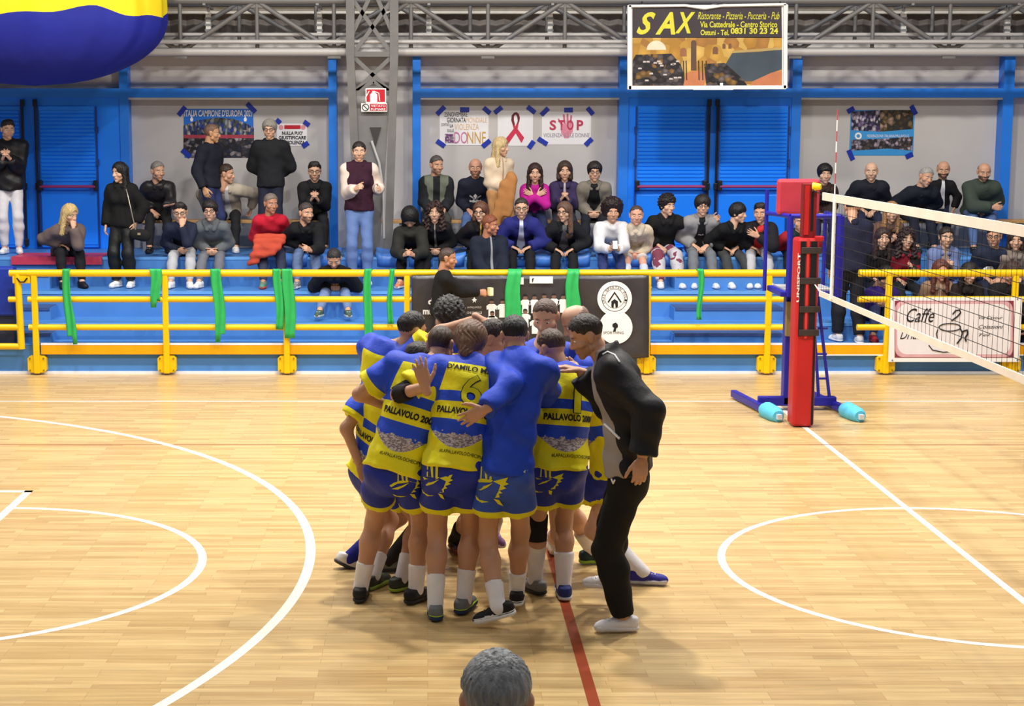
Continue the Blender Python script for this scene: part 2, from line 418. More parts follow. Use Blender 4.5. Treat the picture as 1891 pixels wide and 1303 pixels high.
# ================================================================== RAILING
M_YEL = mat((238, 196, 0), 0.33, var=0.05, vscale=3, spec=.5)
M_YELO = mat((232, 168, 0), 0.4, var=0.05)
DR = 20.08
def railing(p_end0, p_end1, posts, label, boards, white_below=False):
    x0, x1 = Xat(p_end0, DR, .9), Xat(p_end1, DR, .9)
    r = thing('railing', label, 'railing', ((x0 + x1) / 2, DR, 0))
    for nm, z, rr in (('top_rail', 1.275, .046), ('middle_rail', .95, .038), ('lower_rail', .60, .038)):
        rod(nm, (x0, DR, z), (x1, DR, z), rr, M_YEL, r)
    for p in posts:
        x = Xat(p, DR, .2)
        ps = MB().bar((x, DR - .005, .02), (x, DR - .005, 1.26), .075, .06).build('post', M_YEL, r, bevel=.012)
        w, h0, h1 = .115, .03, .24; k = .03
        MB().prism([(x-w+k,h0),(x+w-k,h0),(x+w,h0+k),(x+w,h1-k),(x+w-k,h1),(x-w+k,h1),(x-w,h1-k),(x-w,h0+k)], DR - .004, D0 - .002).build('base_plate', M_YEL, ps)
        for bx in (-.085, .085):
            for bz in (.06, .21):
                MB().tube([(x+bx, DR-.02, bz), (x+bx, DR-.002, bz)], .012, 6).build('bolt', mat((170,140,30), .4, .4), ps)
    for (b0, b1) in boards:
        a, b = Xat(b0, DR, .3), Xat(b1, DR, .3)
        tb = MB().box((a, DR + .03, .255), (b, DR + .055, .372)).build('toe_board', M_YELO, r)
        MB().box((a, DR + .028, .372), (b, DR + .06, .398)).build('board_edge', M_WHITE, tb)
        if white_below: MB().box((a, DR + .028, .24), (b, DR + .06, .255)).build('board_edge', M_WHITE, tb)
    return r
railing(52, 1464, (68, 308, 530, 752, 973, 1194, 1416), 'long yellow tube railing along the front of the blue stand', ((75, 1200), (1202, 1450)))
railing(1584, 2060, (1636, 1868), 'yellow tube railing to the right of the net post', ((1500, 1640), (1860, 2060)), True)
# gate piece at the far left
gx = Xat(40, DR, .9)
gt = thing('gate', 'short yellow gate frame hooked to the left end of the railing', 'gate', (gx - .6, DR, 0))
x0 = Xat(-160, DR, .9)
for z in (.60, .36): rod('rail', (x0, DR, z), (gx, DR, z), .04, M_YEL, gt)
rod('stile', (gx - .02, DR, .33), (gx - .04, DR, 1.28), .045, M_YEL, gt)
rod('rail', (gx - .16, DR, .95), (gx, DR, .95), .036, M_YEL, gt)
MB().box((gx - .1, DR - .03, 1.15), (gx + .12, DR + .02, 1.26)).build('hook_plate', M_YEL, gt, bevel=.01)
MB().tube([(gx - .04, DR - .04, 1.22), (gx, DR - .045, 1.17), (gx + .05, DR - .045, 1.17), (gx + .09, DR - .04, 1.22)], .01, 6).build('latch_wire', M_BLACK, gt)
rod('stub_rail', (gx - .14, DR, 1.275), (gx + .1, DR, 1.275), .042, M_YEL, gt)
# blue padding beside the gate
pd = thing('blue_pad', 'dark blue padded panel at the left edge beside the gate', 'pad', (Xat(-20, 20.3, .8), 20.3, .36))
MB().box((Xat(-160, 20.3, .9), 20.22, .72), (Xat(30, 20.3, .9), 20.4, 1.34)).build('pad', mat((20, 50, 160), .5, var=.06), pd, bevel=.03)
MB().box((Xat(-160, 20.3, .9), 20.25, .36), (Xat(26, 20.3, .9), 20.38, .72)).build('frame', mat((40, 46, 70), .6), pd)

# green plastic strips hanging on the top rail
M_GREEN = mat((44, 172, 92), 0.5, var=0.1, vscale=9)
def ribbon(px, w_px, y_bot, sl, label, twist=0.0, split=0, fr=.0):
    random.seed(int(px))
    w = w_px / 147.0; x = Xat(px, DR - .06, 1.0); zt = 1.275; zb = Zat(y_bot, DR - .06)
    o = thing('green_ribbon', label, 'ribbon', (x, DR - .06, zb), 'green plastic strips tied to the railing')
    n = 16; m = 8; vs = []; fs = []
    for i in range(n + 1):
        t = i / n
        if i < 3: yy = DR + .055 - .055 * i; z = zt + (.0, .05, .052)[i]; 
        else: yy = DR - .056 - fr; z = zt + .03 + (zb - zt - .03) * (i - 3) / (n - 3)
        for j in range(m + 1):
            q = j / m - .5
            dx = sl * t + .012 * math.sin(7 * t + px) ; ww = w * (1 - .12 * math.sin(3 * t + px))
            zz = z + (.05 * split * (1 if j > m * .55 else -1) * (1 if i == n else 0))
            vs.append((x + dx + q * ww, yy - .012 * math.sin(q * 9 + px + 4 * t) - .01 * t, zz))
    for i in range(n):
        for j in range(m):
            a = i * (m + 1) + j; fs.append((a, a + 1, a + m + 2, a + m + 1))
    so = MB(); so.v = vs; so.f = fs; so.sm = [True] * len(fs)
    s = so.build('strip', M_GREEN, o); md = s.modifiers.new('t', 'SOLIDIFY'); md.thickness = .006
ribbon(121, 15, 628, .06, 'green plastic strip on the railing below the crouching blonde woman', split=-1)
ribbon(288, 20, 560, .0, 'short green plastic strip beside the second railing post', split=1)
ribbon(399, 17, 624, .05, 'green plastic strip below the boy in the grey hoodie', split=1)
ribbon(512, 13, 608, .03, 'narrow green plastic strip just left of the third railing post')
ribbon(531, 18, 624, .03, 'green plastic strip just right of the third railing post')
ribbon(681, 13, 652, -.02, 'longest green plastic strip below the woman in the maroon jacket')
ribbon(723, 10, 598, -.02, 'thinnest green plastic strip left of the black banner')
ribbon(950, 28, 592, -.03, 'widest green plastic strip across the middle of the black banner', fr=.065)
ribbon(1057, 24, 575, .0, 'green plastic strip on the black banner left of its round badges', split=1, fr=.065)
ribbon(1293, 10, 590, .0, 'green plastic strip hanging on the railing below the boy in a grey jacket')

# seats: backless blue shells along the third tier
M_SEAT = mat((74, 132, 222), 0.35, var=0.06)
def seat_mesh():
    vs = []; fs = []; n = 8; m = 8
    prof = [(-.03,-.13), (-.035,-.05), (-.02,.0), (.03,.035), (.12,.03), (.22,.025), (.31,.04), (.36,.075), (.37,.075)]
    for (y, z) in prof:
        for j in range(n + 1):
            q = j / n - .5
            vs.append((q * .38 * (1 if z > -.04 else .86), y + .02 * (2*q)**2, z + .03 * (2*q)**2 * (1 if z > -.04 else 0)))
    for i in range(len(prof) - 1):
        for j in range(n):
            a = i * (n + 1) + j; fs.append((a, a + 1, a + n + 2, a + n + 1))
    b = MB(); b.v = vs; b.f = fs; b.sm = [True] * len(fs)
    me = b.mesh((0, 0, 0)); me.materials.append(M_SEAT); return me
_sm = seat_mesh()
ORD = 'first second third fourth fifth sixth seventh eighth ninth tenth eleventh twelfth thirteenth fourteenth'.split()
for i, p in enumerate(range(545, 1260, 58)):
    o = bpy.data.objects.new('stand_seat', _sm); SC.collection.objects.link(o)
    o.location = (Xat(p, 22.3, 1.3), 22.3, T3[1] + .01)
    md = o.modifiers.new('t', 'SOLIDIFY'); md.thickness = .012
    tag(o, 'backless blue plastic seat shell, %s from the left in its row' % ORD[i], 'seat', 'blue seat shells on the third tier')
# wooden benches against the wall
M_WOOD = mat((198, 150, 90), 0.5, var=0.12, vscale=3)
for (p0, p1, lb) in ((250, 600, 'wooden bench against the wall in the left bay'), (690, 760, 'short wooden bench behind the lattice column'), (780, 1135, 'wooden bench against the wall below the three white posters'), (1490, 1900, 'wooden bench against the wall in the right bay')):
    x0, x1 = Xat(p0, 23.6, 1.7), Xat(p1, 23.6, 1.7)
    b = thing('bench', lb, 'bench', ((x0 + x1) / 2, 23.6, T3[1]))
    for k, yy in enumerate((23.42, 23.56, 23.70)):
        MB().box((x0, yy, T3[1] + .40), (x1, yy + .12, T3[1] + .44)).build('seat_plank', M_WOOD, b, bevel=.006)
    for xx in np.linspace(x0 + .15, x1 - .15, max(2, int((x1 - x0) / 1.2))):
        MB().box((xx - .025, 23.45, T3[1]), (xx + .025, 23.8, T3[1] + .4)).build('leg', M_GREYM, b)
# ================================================================== PRINTED SHEETS
def photo_material(cols, scale=(60, 60), seed=0.0, dark=.35):
    """printed crowd photograph: little cells of many colours"""
    m = bpy.data.materials.new('printed_photo'); m.use_nodes = True
    nt = m.node_tree; b = nt.nodes['Principled BSDF']; N = nt.nodes.new; Lk = nt.links.new
    tc = N('ShaderNodeTexCoord'); mp = N('ShaderNodeMapping'); Lk(tc.outputs['Object'], mp.inputs[0])
    mp.inputs['Scale'].default_value = (scale[0], 1, scale[1]); mp.inputs['Location'].default_value = (seed, seed, seed)
    vo = N('ShaderNodeTexVoronoi'); vo.inputs['Scale'].default_value = 1.0; Lk(mp.outputs[0], vo.inputs['Vector'])
    sp = N('ShaderNodeSeparateColor'); Lk(vo.outputs['Color'], sp.inputs[0])
    cr = N('ShaderNodeValToRGB'); cr.color_ramp.interpolation = 'CONSTANT'
    while len(cr.color_ramp.elements) < len(cols): cr.color_ramp.elements.new(0.5)
    for i, c in enumerate(cols):
        cr.color_ramp.elements[i].position = i / len(cols); cr.color_ramp.elements[i].color = lin(c)
    Lk(sp.outputs[0], cr.inputs[0])
    mr = N('ShaderNodeMapRange'); mr.inputs[1].default_value = 0; mr.inputs[2].default_value = .6; mr.inputs[3].default_value = 1.05; mr.inputs[4].default_value = dark
    Lk(vo.outputs['Distance'], mr.inputs[0])
    mu = N('ShaderNodeVectorMath'); mu.operation = 'SCALE'; Lk(cr.outputs[0], mu.inputs[0]); Lk(mr.outputs[0], mu.inputs['Scale'])
    Lk(mu.outputs[0], b.inputs['Base Color']); b.inputs['Roughness'].default_value = .4
    return m
M_TAPE = mat((22, 50, 170), .45, var=.08)
M_PAPER = mat((236, 236, 242), .55, var=.02)
def poly_px(name, pts, D, m, parent, th=.002):
    q = [at(x, y, D) for x, y in pts]
    poly = [(p.x, p.z) for p in q]
    a = sum(poly[i][0]*poly[(i+1)%len(poly)][1] - poly[(i+1)%len(poly)][0]*poly[i][1] for i in range(len(poly)))
    if a < 0: poly = poly[::-1]
    return MB().prism(poly, D - th, D).build(name, m, parent)
def curl_sheet(name, p0, p1, D, m, parent, amp=.012):
    a = at(p0[0], p0[1], D); b = at(p1[0], p1[1], D); n = 14; vs = []; fs = []
    for i in range(n + 1):
        for j in range(2):
            t = i / n
            vs.append((a.x + (b.x - a.x) * t, D - amp * abs(math.sin(3 * t * PI)) * .4, b.z + (a.z - b.z) * j))
    for i in range(n): fs.append((2*i, 2*i+2, 2*i+3, 2*i+1))
    o = MB().add(vs, fs, True).build(name, m, parent)
    md = o.modifiers.new('t', 'SOLIDIFY'); md.thickness = .002
    return o
def tapes(parent, lst, D):
    for (x, y, ang, L) in lst:
        c = at(x, y, D); w = .035; l = L / 125.0 / 2; ca, sa = math.cos(math.radians(ang)), math.sin(math.radians(ang))
        MB().prism([(c.x + a*l*ca - b*w*sa, c.z + a*l*sa + b*w*ca) for a, b in ((-1,-1),(1,-1),(1,1),(-1,1))], D - .004, D - .001).build('tape_strip', M_TAPE, parent)
DP = WALL - .006
def poster(label, p0, p1, tp, m=M_PAPER):
    t = thing('poster', label, 'poster', at((p0[0] + p1[0]) / 2, p1[1], DP), 'posters taped to the wall')
    board(t, 'sheet', p0, p1, DP, m, .004)
    tapes(t, tp, DP - .002)
    return t
def tx(t, s, cx, cy, wpx, hpx, m, bold=.01, shear=0, D=None):
    D = (DP - .003) if D is None else D
    k = D * 1.0 / FPX * 1.005
    return flat_text('lettering', s, at(cx, cy, D), wpx * k, hpx * k, m, t, bold=bold, shear=shear)
M_CYANB = mat((36, 110, 210), .4, var=.05)
# team poster, left bay
t = poster('large blue team photo poster behind the two standing men', (339, 201), (469, 291), [(336, 205, 50, 20), (464, 199, -45, 22), (344, 283, -40, 20)], M_CYANB)
tx(t, "ITALIA CAMPIONE D'EUROPA 2021", 403, 209, 124, 12, M_SWHITE, .02, .15)
poly_px('crowd_photo', [(339,232),(365,222),(400,217),(430,219),(455,228),(469,236),(469,252),(339,252)], DP - .001, photo_material([(40,50,70),(150,160,170),(70,90,170),(96,106,96),(30,60,150),(200,190,190)], (28, 16)), t)
poly_px('red_band', [(339,249),(469,249),(469,255),(339,255)], DP - .0015, mat((170, 60, 80), .4, var=.1, vscale=20), t)
poly_px('bench_photo', [(339,255),(469,255),(469,291),(352,291),(339,284)], DP - .001, photo_material([(24,24,38),(60,60,80),(150,140,150),(30,36,70),(70,60,70),(190,180,190)], (18, 22), 3.1), t)
for x in (354, 453): poly_px('drop_emblem', [(x,214),(x+3,220),(x+2,224),(x-2,224),(x-3,220)], DP - .002, M_SWHITE, t)
# NULLA PUO
t = poster('small white and red paper notice right of the man in glasses', (511, 228), (567, 269), [(514, 224, -40, 10), (566, 228, -35, 12), (564, 267, 35, 13)])
poly_px('red_bar', [(525,231),(555,231),(555,238),(525,238)], DP - .002, M_SRED, t)
for x in (519, 560):
    poly_px('round_emblem', [(x + 4.5*math.cos(q*PI/6), 235 + 4.5*math.sin(q*PI/6)) for q in range(12)], DP - .002, mat((226, 150, 160), .5), t)
for s, y, w in (("NULLA PUO'", 245.5, 38), ('GIUSTIFICARE', 254, 50), ('LA VIOLENZA', 263, 46)): tx(t, s, 540, y, w, 6.5, M_INK, .03)
# three white posters
t = poster('white poster with DONNE in big pink and yellow letters', (812, 204), (902, 268), [(814, 204, 45, 20), (858, 202.5, 0, 17), (899, 204, -40, 16), (814, 265, -35, 18), (898, 265, 40, 18)])
M_OCH = mat((206, 160, 70), .5, var=.12, vscale=30); M_PINK = mat((200, 120, 170), .5, var=.12, vscale=30); M_SAND = mat((224, 190, 150), .5, var=.05)
tx(t, '25NOVEMBRE', 842, 211, 42, 8.5, M_INK, .0); tx(t, 'GIORNATA', 843, 221.5, 34, 9, M_INK, .01); tx(t, 'MONDIALE', 880, 221.5, 38, 9, M_SAND, .0)
tx(t, 'CONTRO', 822, 230, 15, 5, M_INK, .0); tx(t, 'LA', 834, 232, 6, 6, M_INK); tx(t, 'VIOLENZA', 862, 234, 44, 11, M_SAND, .0)
tx(t, 'SULLE', 832, 241, 12, 5, M_INK, .0); tx(t, 'DO', 851, 254, 24, 21, M_PINK, .0); tx(t, 'NNE', 880, 254, 34, 21, M_OCH, .0)
poly_px('face_print', [(822,247),(838,247),(838,264),(822,264)], DP - .002, photo_material([(170,90,180),(220,190,226),(140,70,160),(236,220,240)], (40, 40), 2.), t)
t = poster('white poster with a large red awareness ribbon', (919, 204), (984, 269), [(920, 203, 38, 17), (981, 202.5, -38, 18), (981, 267, 55, 16)])
M_RIB = mat((206, 50, 84), .45, var=.05); M_RIBD = mat((110, 30, 50), .45)
poly_px('ribbon_loop', [(944,222),(945,213),(949,208),(954,207),(958,210),(960,217),(959,224),(955,231),(956,222),(955,215),(952,211),(949,215),(949,222),(951,229),(948,232)], DP - .0035, M_RIBD, t)
poly_px('ribbon_tail', [(944,221),(949,226),(952,233),(968,254),(963,264),(957,254),(950,242)], DP - .002, M_RIB, t)
poly_px('ribbon_tail', [(959,221),(955,226),(952,233),(934,256),(939,265),(946,255),(955,242)], DP - .003, M_RIB, t)
t = poster('white poster reading STOP over a red hand print', (1001, 206), (1091, 267), [(1006, 206, 45, 18), (1050, 203, 0, 16), (1090, 205, -50, 16), (1002, 261, -32, 20), (1087, 262, 45, 17)])
M_STOP = mat((190, 56, 92), .5, var=.08)
poly_px('palm_print', [(1036,228),(1057,228),(1058,242),(1050,255),(1042,255),(1036,244)], DP - .0015, mat((222, 140, 164), .5, var=.15, vscale=40), t)
for x0, x1, yt in ((1037,1031,219), (1043,1041,211), (1048,1048,210), (1053,1055,213)):
    poly_px('finger_print', [(x0-2,230),(x1-1.6,yt),(x1+1.6,yt),(x0+2,230)], DP - .0012, mat((205, 110, 140), .5, var=.1), t)
for s, x in (('S', 1021), ('T', 1037), ('O', 1053), ('P', 1071)): tx(t, s, x, 231, 12, 18, M_STOP, .03)
tx(t, 'VIOLENZA SULLE DONNE', 1046, 249.5, 84, 7, mat((150, 140, 160), .5), .0)
# right bay poster
t = poster('blue crowd photo poster in the right bay behind the antenna', (1571, 203), (1686, 287), [(1571, 203, 30, 14), (1687, 203, -60, 18), (1571, 286, -65, 20), (1679, 287, 25, 14)], mat((60, 150, 220), .4, var=.05))
poly_px('crowd_photo', [(1572,206),(1625,203),(1625,243),(1572,240)], DP - .001, photo_material([(70,60,110),(180,170,210),(40,40,70),(140,120,170),(210,200,220)], (24, 18), 5.), t)
poly_px('crowd_photo', [(1625,203),(1686,203),(1686,238),(1625,243)], DP - .001, photo_material([(70,56,40),(150,120,80),(110,90,60),(180,150,130),(60,60,60)], (16, 16), 7.), t)
poly_px('crowd_photo', [(1572,258),(1630,256),(1686,252),(1684,278),(1640,274),(1572,278)], DP - .001, photo_material([(60,54,70),(150,140,160),(90,80,80),(196,180,200),(50,50,60)], (22, 22), 9.), t)
tx(t, 'FEDERAZIONE ITALIANA PALLAVOLO', 1640, 251, 76, 5, M_SWHITE, .0)
RING_PENDING = t

# ---- restaurant banner hanging from the trusses
DB = 22.55
bn = thing('hanging_banner', 'framed restaurant banner hanging above the right blue door', 'banner', at(1306, 166, DB))
board(bn, 'backing', (1161, 9), (1451, 165), DB, M_SWHITE, .03)
poly_px('dark_field', [(1168,15),(1265,13),(1300,19),(1330,14),(1443,12),(1444,70),(1168,70)], DB - .003, mat((58, 50, 58), .5, var=.08), bn)
for (a, b) in (((1161,11),(1266,10)), ((1266,10),(1300,15)), ((1300,15),(1335,10)), ((1335,10),(1451,8))):
    MB().bar(at(*a, DB - .02), at(*b, DB - .02), .03, .05, (0,1,0)).build('top_frame', M_SWHITE, bn)
for (a, b) in (((1162,10),(1162,165)), ((1450,8),(1450,163)), ((1161,162),(1451,161))):
    MB().bar(at(*a, DB - .02), at(*b, DB - .02), .05, .05, (0,1,0)).build('frame_bar', M_SWHITE, bn)
M_LIME = mat((214, 210, 60), .45, var=.06)
kb = (DB - .006) / FPX
def btx(s, cx, cy, w, h, m, bold=.01, shear=0): flat_text('lettering', s, at(cx, cy, DB - .006), w * kb, h * kb, m, bn, bold, shear)
btx('S', 1193, 43, 34, 40, M_LIME, .03, .45); btx('A', 1229, 43, 36, 40, M_LIME, .03, .3); btx('X', 1265, 42, 36, 38, M_LIME, .03, .3)
btx('Ristorante - Pizzeria - Pucceria - Pub', 1364, 29, 148, 13, M_LIME, .0, .3)
btx('Via Cattedrale - Centro Storico', 1364, 45, 140, 11, M_LIME, .02); btx('Ostuni - Tel.', 1320, 60, 52, 10, M_LIME, .02); btx('0831 30 23 24', 1393, 57, 86, 11, M_LIME, .035)
# the printed photograph of a dining room: warm arches, dark tables, curved bar
M_OCR = photo_material([(206,160,70),(190,140,56),(222,182,96),(176,124,60),(200,150,64)], (7, 6), 4.4, .75); M_DKT = photo_material([(50,46,52),(84,78,86),(40,36,42),(64,58,66),(120,108,108),(150,112,60)], (13, 16), 1.3); M_BARB = mat((66, 78, 90), .4, var=.15, vscale=3); M_TERR = mat((190, 120, 84), .45, var=.1)
Q = DB - .003
poly_px('room_print', [(1168,70),(1444,69),(1444,159),(1168,159)], Q, M_OCR, bn)
for cx, w, y0, y1, mm in ((1212,18,75,92,mat((226,214,190),.4)), (1262,6,88,104,mat((150,100,70),.4)), (1281,5,74,130,mat((96,72,60),.4)), (1321,5,86,100,mat((120,84,60),.4)), (1337,3,80,90,mat((120,84,60),.4)), (1348,3,80,90,mat((120,84,60),.4))):
    pts = [(cx + w*math.cos(PI*q/8), y0 + min(w, (y1-y0)) * (1 - math.sin(PI*q/8))) for q in range(9)] + [(cx - w, y1), (cx + w, y1)]
    poly_px('arch_print', pts, Q - .0015, mm, bn)
poly_px('tables_print', [(1174,101),(1240,99),(1258,120),(1268,158),(1168,158),(1168,112)], Q - .001, M_DKT, bn)
poly_px('floor_print', [(1266,135),(1290,130),(1305,138),(1300,158),(1262,158)], Q - .0013, M_TERR, bn)
poly_px('counter_print', [(1352,98),(1400,96),(1444,90),(1444,128),(1420,136),(1392,150),(1350,150),(1322,140),(1340,118)], Q - .001, M_BARB, bn)
poly_px('tables_print', [(1300,118),(1338,116),(1372,146),(1380,158),(1304,158)], Q - .0014, M_DKT, bn)
poly_px('rail_print', [(1352,94),(1444,87),(1444,92),(1352,98)], Q - .0016, mat((176, 152, 100), .4), bn)
poly_px('floor_print', [(1390,150),(1425,134),(1444,130),(1444,158),(1385,158)], Q - .0013, M_TERR, bn)
random.seed(4)
for i in range(16):
    x = random.uniform(1176, 1262); y = random.uniform(108, 150); poly_px('plate_print', [(x-3,y),(x+3,y),(x+3.5,y+3),(x-3.5,y+3)], Q - .002, mat((196, 186, 186), .4), bn)
for x in (1262, 1267, 1290, 1297, 1304): poly_px('chair_print', [(x-1,112),(x+1,112),(x+2,148),(x,148)], Q - .0022, mat((50, 40, 42), .5), bn)
for x in (1185, 1440): rod('hanging_rope', at(x, 10, DB), (Xat(x, 22.9, 4.6), 22.9, Zat(2, 22.9)), .008, M_INK, bn)
tl = thing('strip_lamp', 'small white strip lamp under the restaurant banner', 'lamp', at(1318, 166, DB))
MB().prism([(p.x, p.z) for p in (at(1279,166,DB), at(1353,166,DB), at(1347,160,DB), at(1286,160,DB))], DB - .05, DB + .02).build('diffuser', mat((250,252,255), .3, var=0), tl)
board(tl, 'clip', (1330,153), (1335,161), DB - .04, M_SWHITE, .03)

# ---- black banner tied to the railing
DK = DR - .075
kb_ = thing('railing_banner', 'black team banner with round white badges tied to the yellow railing', 'banner', at(978, 662, DK))
n, m_ = 40, 16; vs = []; fs = []
for i in range(n + 1):
    for j in range(m_ + 1):
        u = i / n; v = j / m_
        p = at(760 + 438 * u, 508 + (150 + 10 * math.sin(u * 3)) * v, DK)
        fold = .012 * math.sin(9*u + 4*v) * v + .01 * math.sin(23*u - 9*v) + .014 * math.sin(14 * u) * (1 - v)
        vs.append((p.x, DK - .014 + fold * .6, p.z))
for i in range(n):
    for j in range(m_):
        a = i * (m_ + 1) + j; fs.append((a, a + m_ + 1, a + m_ + 2, a + 1))
bb = MB(); bb.v = vs; bb.f = fs[:]; bb.sm = [True] * len(fs)
o = bb.build('vinyl_sheet', mat((50, 48, 54), .34, var=.35, vscale=2.6, spec=.6, bump=.6, bscale=4.5), kb_); md = o.modifiers.new('t', 'SOLIDIFY'); md.thickness = .004
DK2 = DK - .036
def disc(name, cx, cy, r, D, m, parent, r_in=0):
    if r_in:
        vs = [];fs=[]
        for q in range(32):
            for rr in (r_in, r): 
                p = at(cx + rr*math.cos(q*PI/16), cy + rr*math.sin(q*PI/16), D); vs.append(p[:])
        for q in range(32): fs.append((2*q, 2*q+1, (2*q+3) % 64, (2*q+2) % 64))
        return MB().add(vs, fs).build(name, m, parent)
    return poly_px(name, [(cx + r*math.cos(q*PI/16), cy + r*math.sin(q*PI/16)) for q in range(32)], D, m, parent)
disc('ring_emblem', 1585, 251, 6.5, DP - .006, M_SWHITE, RING_PENDING, 3.2)
disc('badge', 1135, 551, 32, DK2, M_SWHITE, kb_); disc('badge', 1137, 604, 31, DK2 - .001, M_SWHITE, kb_)
disc('badge_ring', 1135, 551, 24, DK2 - .004, M_INK, kb_, 23); disc('badge_ring', 1135, 551, 18, DK2 - .004, M_INK, kb_, 17.4)
poly_px('helmet_mark', [(1135,552),(1141,556),(1141,566),(1137,569),(1136,560),(1134,560),(1133,569),(1129,566),(1129,556)], DK2 - .003, M_INK, kb_)
for s_ in (-1, 1):
    poly_px('chevron_mark', [(1135,538),(1135,542),(1135+s_*11,559),(1135+s_*13,557)], DK2 - .003, M_INK, kb_)
poly_px('helmet_mark', [(1131,598),(1137,595),(1141,599),(1141,604),(1138,606),(1137,612),(1132,612),(1134,605),(1131,603)], DK2 - .004, M_INK, kb_)
def btx2(s, cx, cy, w, h, m, bold=.01, shear=0, D=None):
    D = DK2 - .004 if D is None else D
    flat_text('lettering', s, at(cx, cy, D), w * D / FPX, h * D / FPX, m, kb_, bold, shear)
btx2('SPORTHING', 1133, 614, 38, 5, M_INK, .0)
for i, ch in enumerate('URAS SPARTAN POLIS'):
    a = PI * 1.12 - i * PI * 1.24 / 17
    me = flat_text('lettering', ch, at(1135 + 20.6*math.cos(a), 551 - 20.6*math.sin(a), DK2 - .004), .022, .028, M_INK, kb_, .0, 0, a - PI/2) if ch != ' ' else None
poly_px('white_label', [(936,512),(967,512),(967,525),(936,525)], DK2, M_SWHITE, kb_); poly_px('white_label', [(978,510),(1021,510),(1021,523),(978,523)], DK2, M_SWHITE, kb_)
btx2('f', 984, 517, 4, 8, M_INK, .03)
btx2('d', 795, 556, 9, 13, M_SWHITE, .04); btx2('mu', 790, 576, 18, 9, M_SWHITE, .04)
for x, y in ((840,553),(876,553)): poly_px('star_mark', [(x,y-5),(x+2,y-1),(x+5,y),(x+2,y+2),(x+3,y+6),(x,y+3),(x-3,y+6),(x-2,y+2),(x-5,y),(x-2,y-1)], DK2, M_SWHITE, kb_)
btx2('LA PALLAVOLO', 876, 567, 26, 3.5, M_SWHITE, 0); btx2('CHE CI PIACE', 876, 577, 28, 4, M_SWHITE, 0)
M_FACEP = mat((120, 92, 80), .5)
def printed_player(x, y):
    poly_px('printed_shirt', [(x-5,y-9),(x+5,y-9),(x+10,y-5),(x+9,y+2),(x+6,y),(x+6,y+16),(x-6,y+16),(x-6,y),(x-9,y+2),(x-10,y-5)], DK2 + .002, M_SWHITE, kb_)
    disc('printed_head', x, y - 13, 4.2, DK2 + .001, M_FACEP, kb_)
    poly_px('printed_hair', [(x-4.2,y-13),(x-3.6,y-17),(x,y-18.4),(x+3.6,y-17),(x+4.2,y-13),(x+3,y-15),(x-3,y-15)], DK2, M_INK, kb_)
for x, y in ((908,570),(928,570),(970,562),(987,562),(1005,560),(1023,560),(1040,561),(909,592),(970,588),(988,600)): printed_player(x, y)

# ---- cafe banner on the right railing
DQ = DR - .07
cb = thing('cafe_banner', 'white and maroon cafe banner on the right railing behind the net', 'banner', at(1763, 668, DQ))
x0, x1, y0, y1 = 1645, 1882, 549, 668
o = board(cb, 'white_sheet', (x0, y0), (x1, y1), DQ, M_SWHITE, .012)
MAR = mat((136, 52, 72), .45, var=.1); MROS = mat((214, 168, 176), .45, var=.08)
poly_px('maroon_border', [(1652,555),(1872,555),(1872,660),(1652,660)], DQ - .001, MAR, cb)
def rrect(a, b, c_, d, r, n=6):
    pts = []
    for (cx, cy, s0) in ((c_-r, b+r, -PI/2), (c_-r, d-r, 0), (a+r, d-r, PI/2), (a+r, b+r, PI)):
        for q in range(n + 1): t = s0 + PI/2 * q / n; pts.append((cx + r*math.cos(t), cy + r*math.sin(t)))
    return pts
poly_px('rose_border', rrect(1653, 556, 1870, 659, 14), DQ - .002, MROS, cb)
poly_px('white_field', rrect(1657, 561, 1866, 654, 18), DQ - .003, mat((230, 226, 232), .45, var=.03), cb)
DT = DQ - .007
def ctx(s, cx, cy, w, h, shear=.4, bold=0): flat_text('lettering', s, at(cx, cy, DT), w * DT / FPX, h * DT / FPX, M_INK, cb, bold, shear)
ctx('Caffe', 1700, 582, 52, 26); ctx('Drian', 1682, 618, 40, 16); ctx('Via Cavour', 1830, 586, 44, 6); ctx('Colazioni', 1830, 603, 46, 7); ctx('Tel.', 1818, 618, 22, 5)
def stroke(pts, r=.007): MB().tube([at(x, y, DT) for x, y in pts], r, 6).build('cup_drawing', M_INK, cb)
stroke([(1754 + 20*math.cos(q*PI/10), 604 + 7*math.sin(q*PI/10)) for q in range(21)])
stroke([(1732,608),(1729,616),(1731,624)]); stroke([(1773,606),(1777,614),(1775,624),(1767,634)], .01)
stroke([(1777,612),(1786,609),(1787,616),(1782,624),(1784,630)], .012)
stroke([(1715,637),(1722,646),(1742,650),(1766,648)]); stroke([(1757,592),(1768,584),(1774,577),(1772,572),(1765,573),(1759,580)], .01)
for x in (1648, 1879):
    for y in (552, 665): disc('eyelet', x, y, 1.6, DQ - .002, M_GREYM, cb)

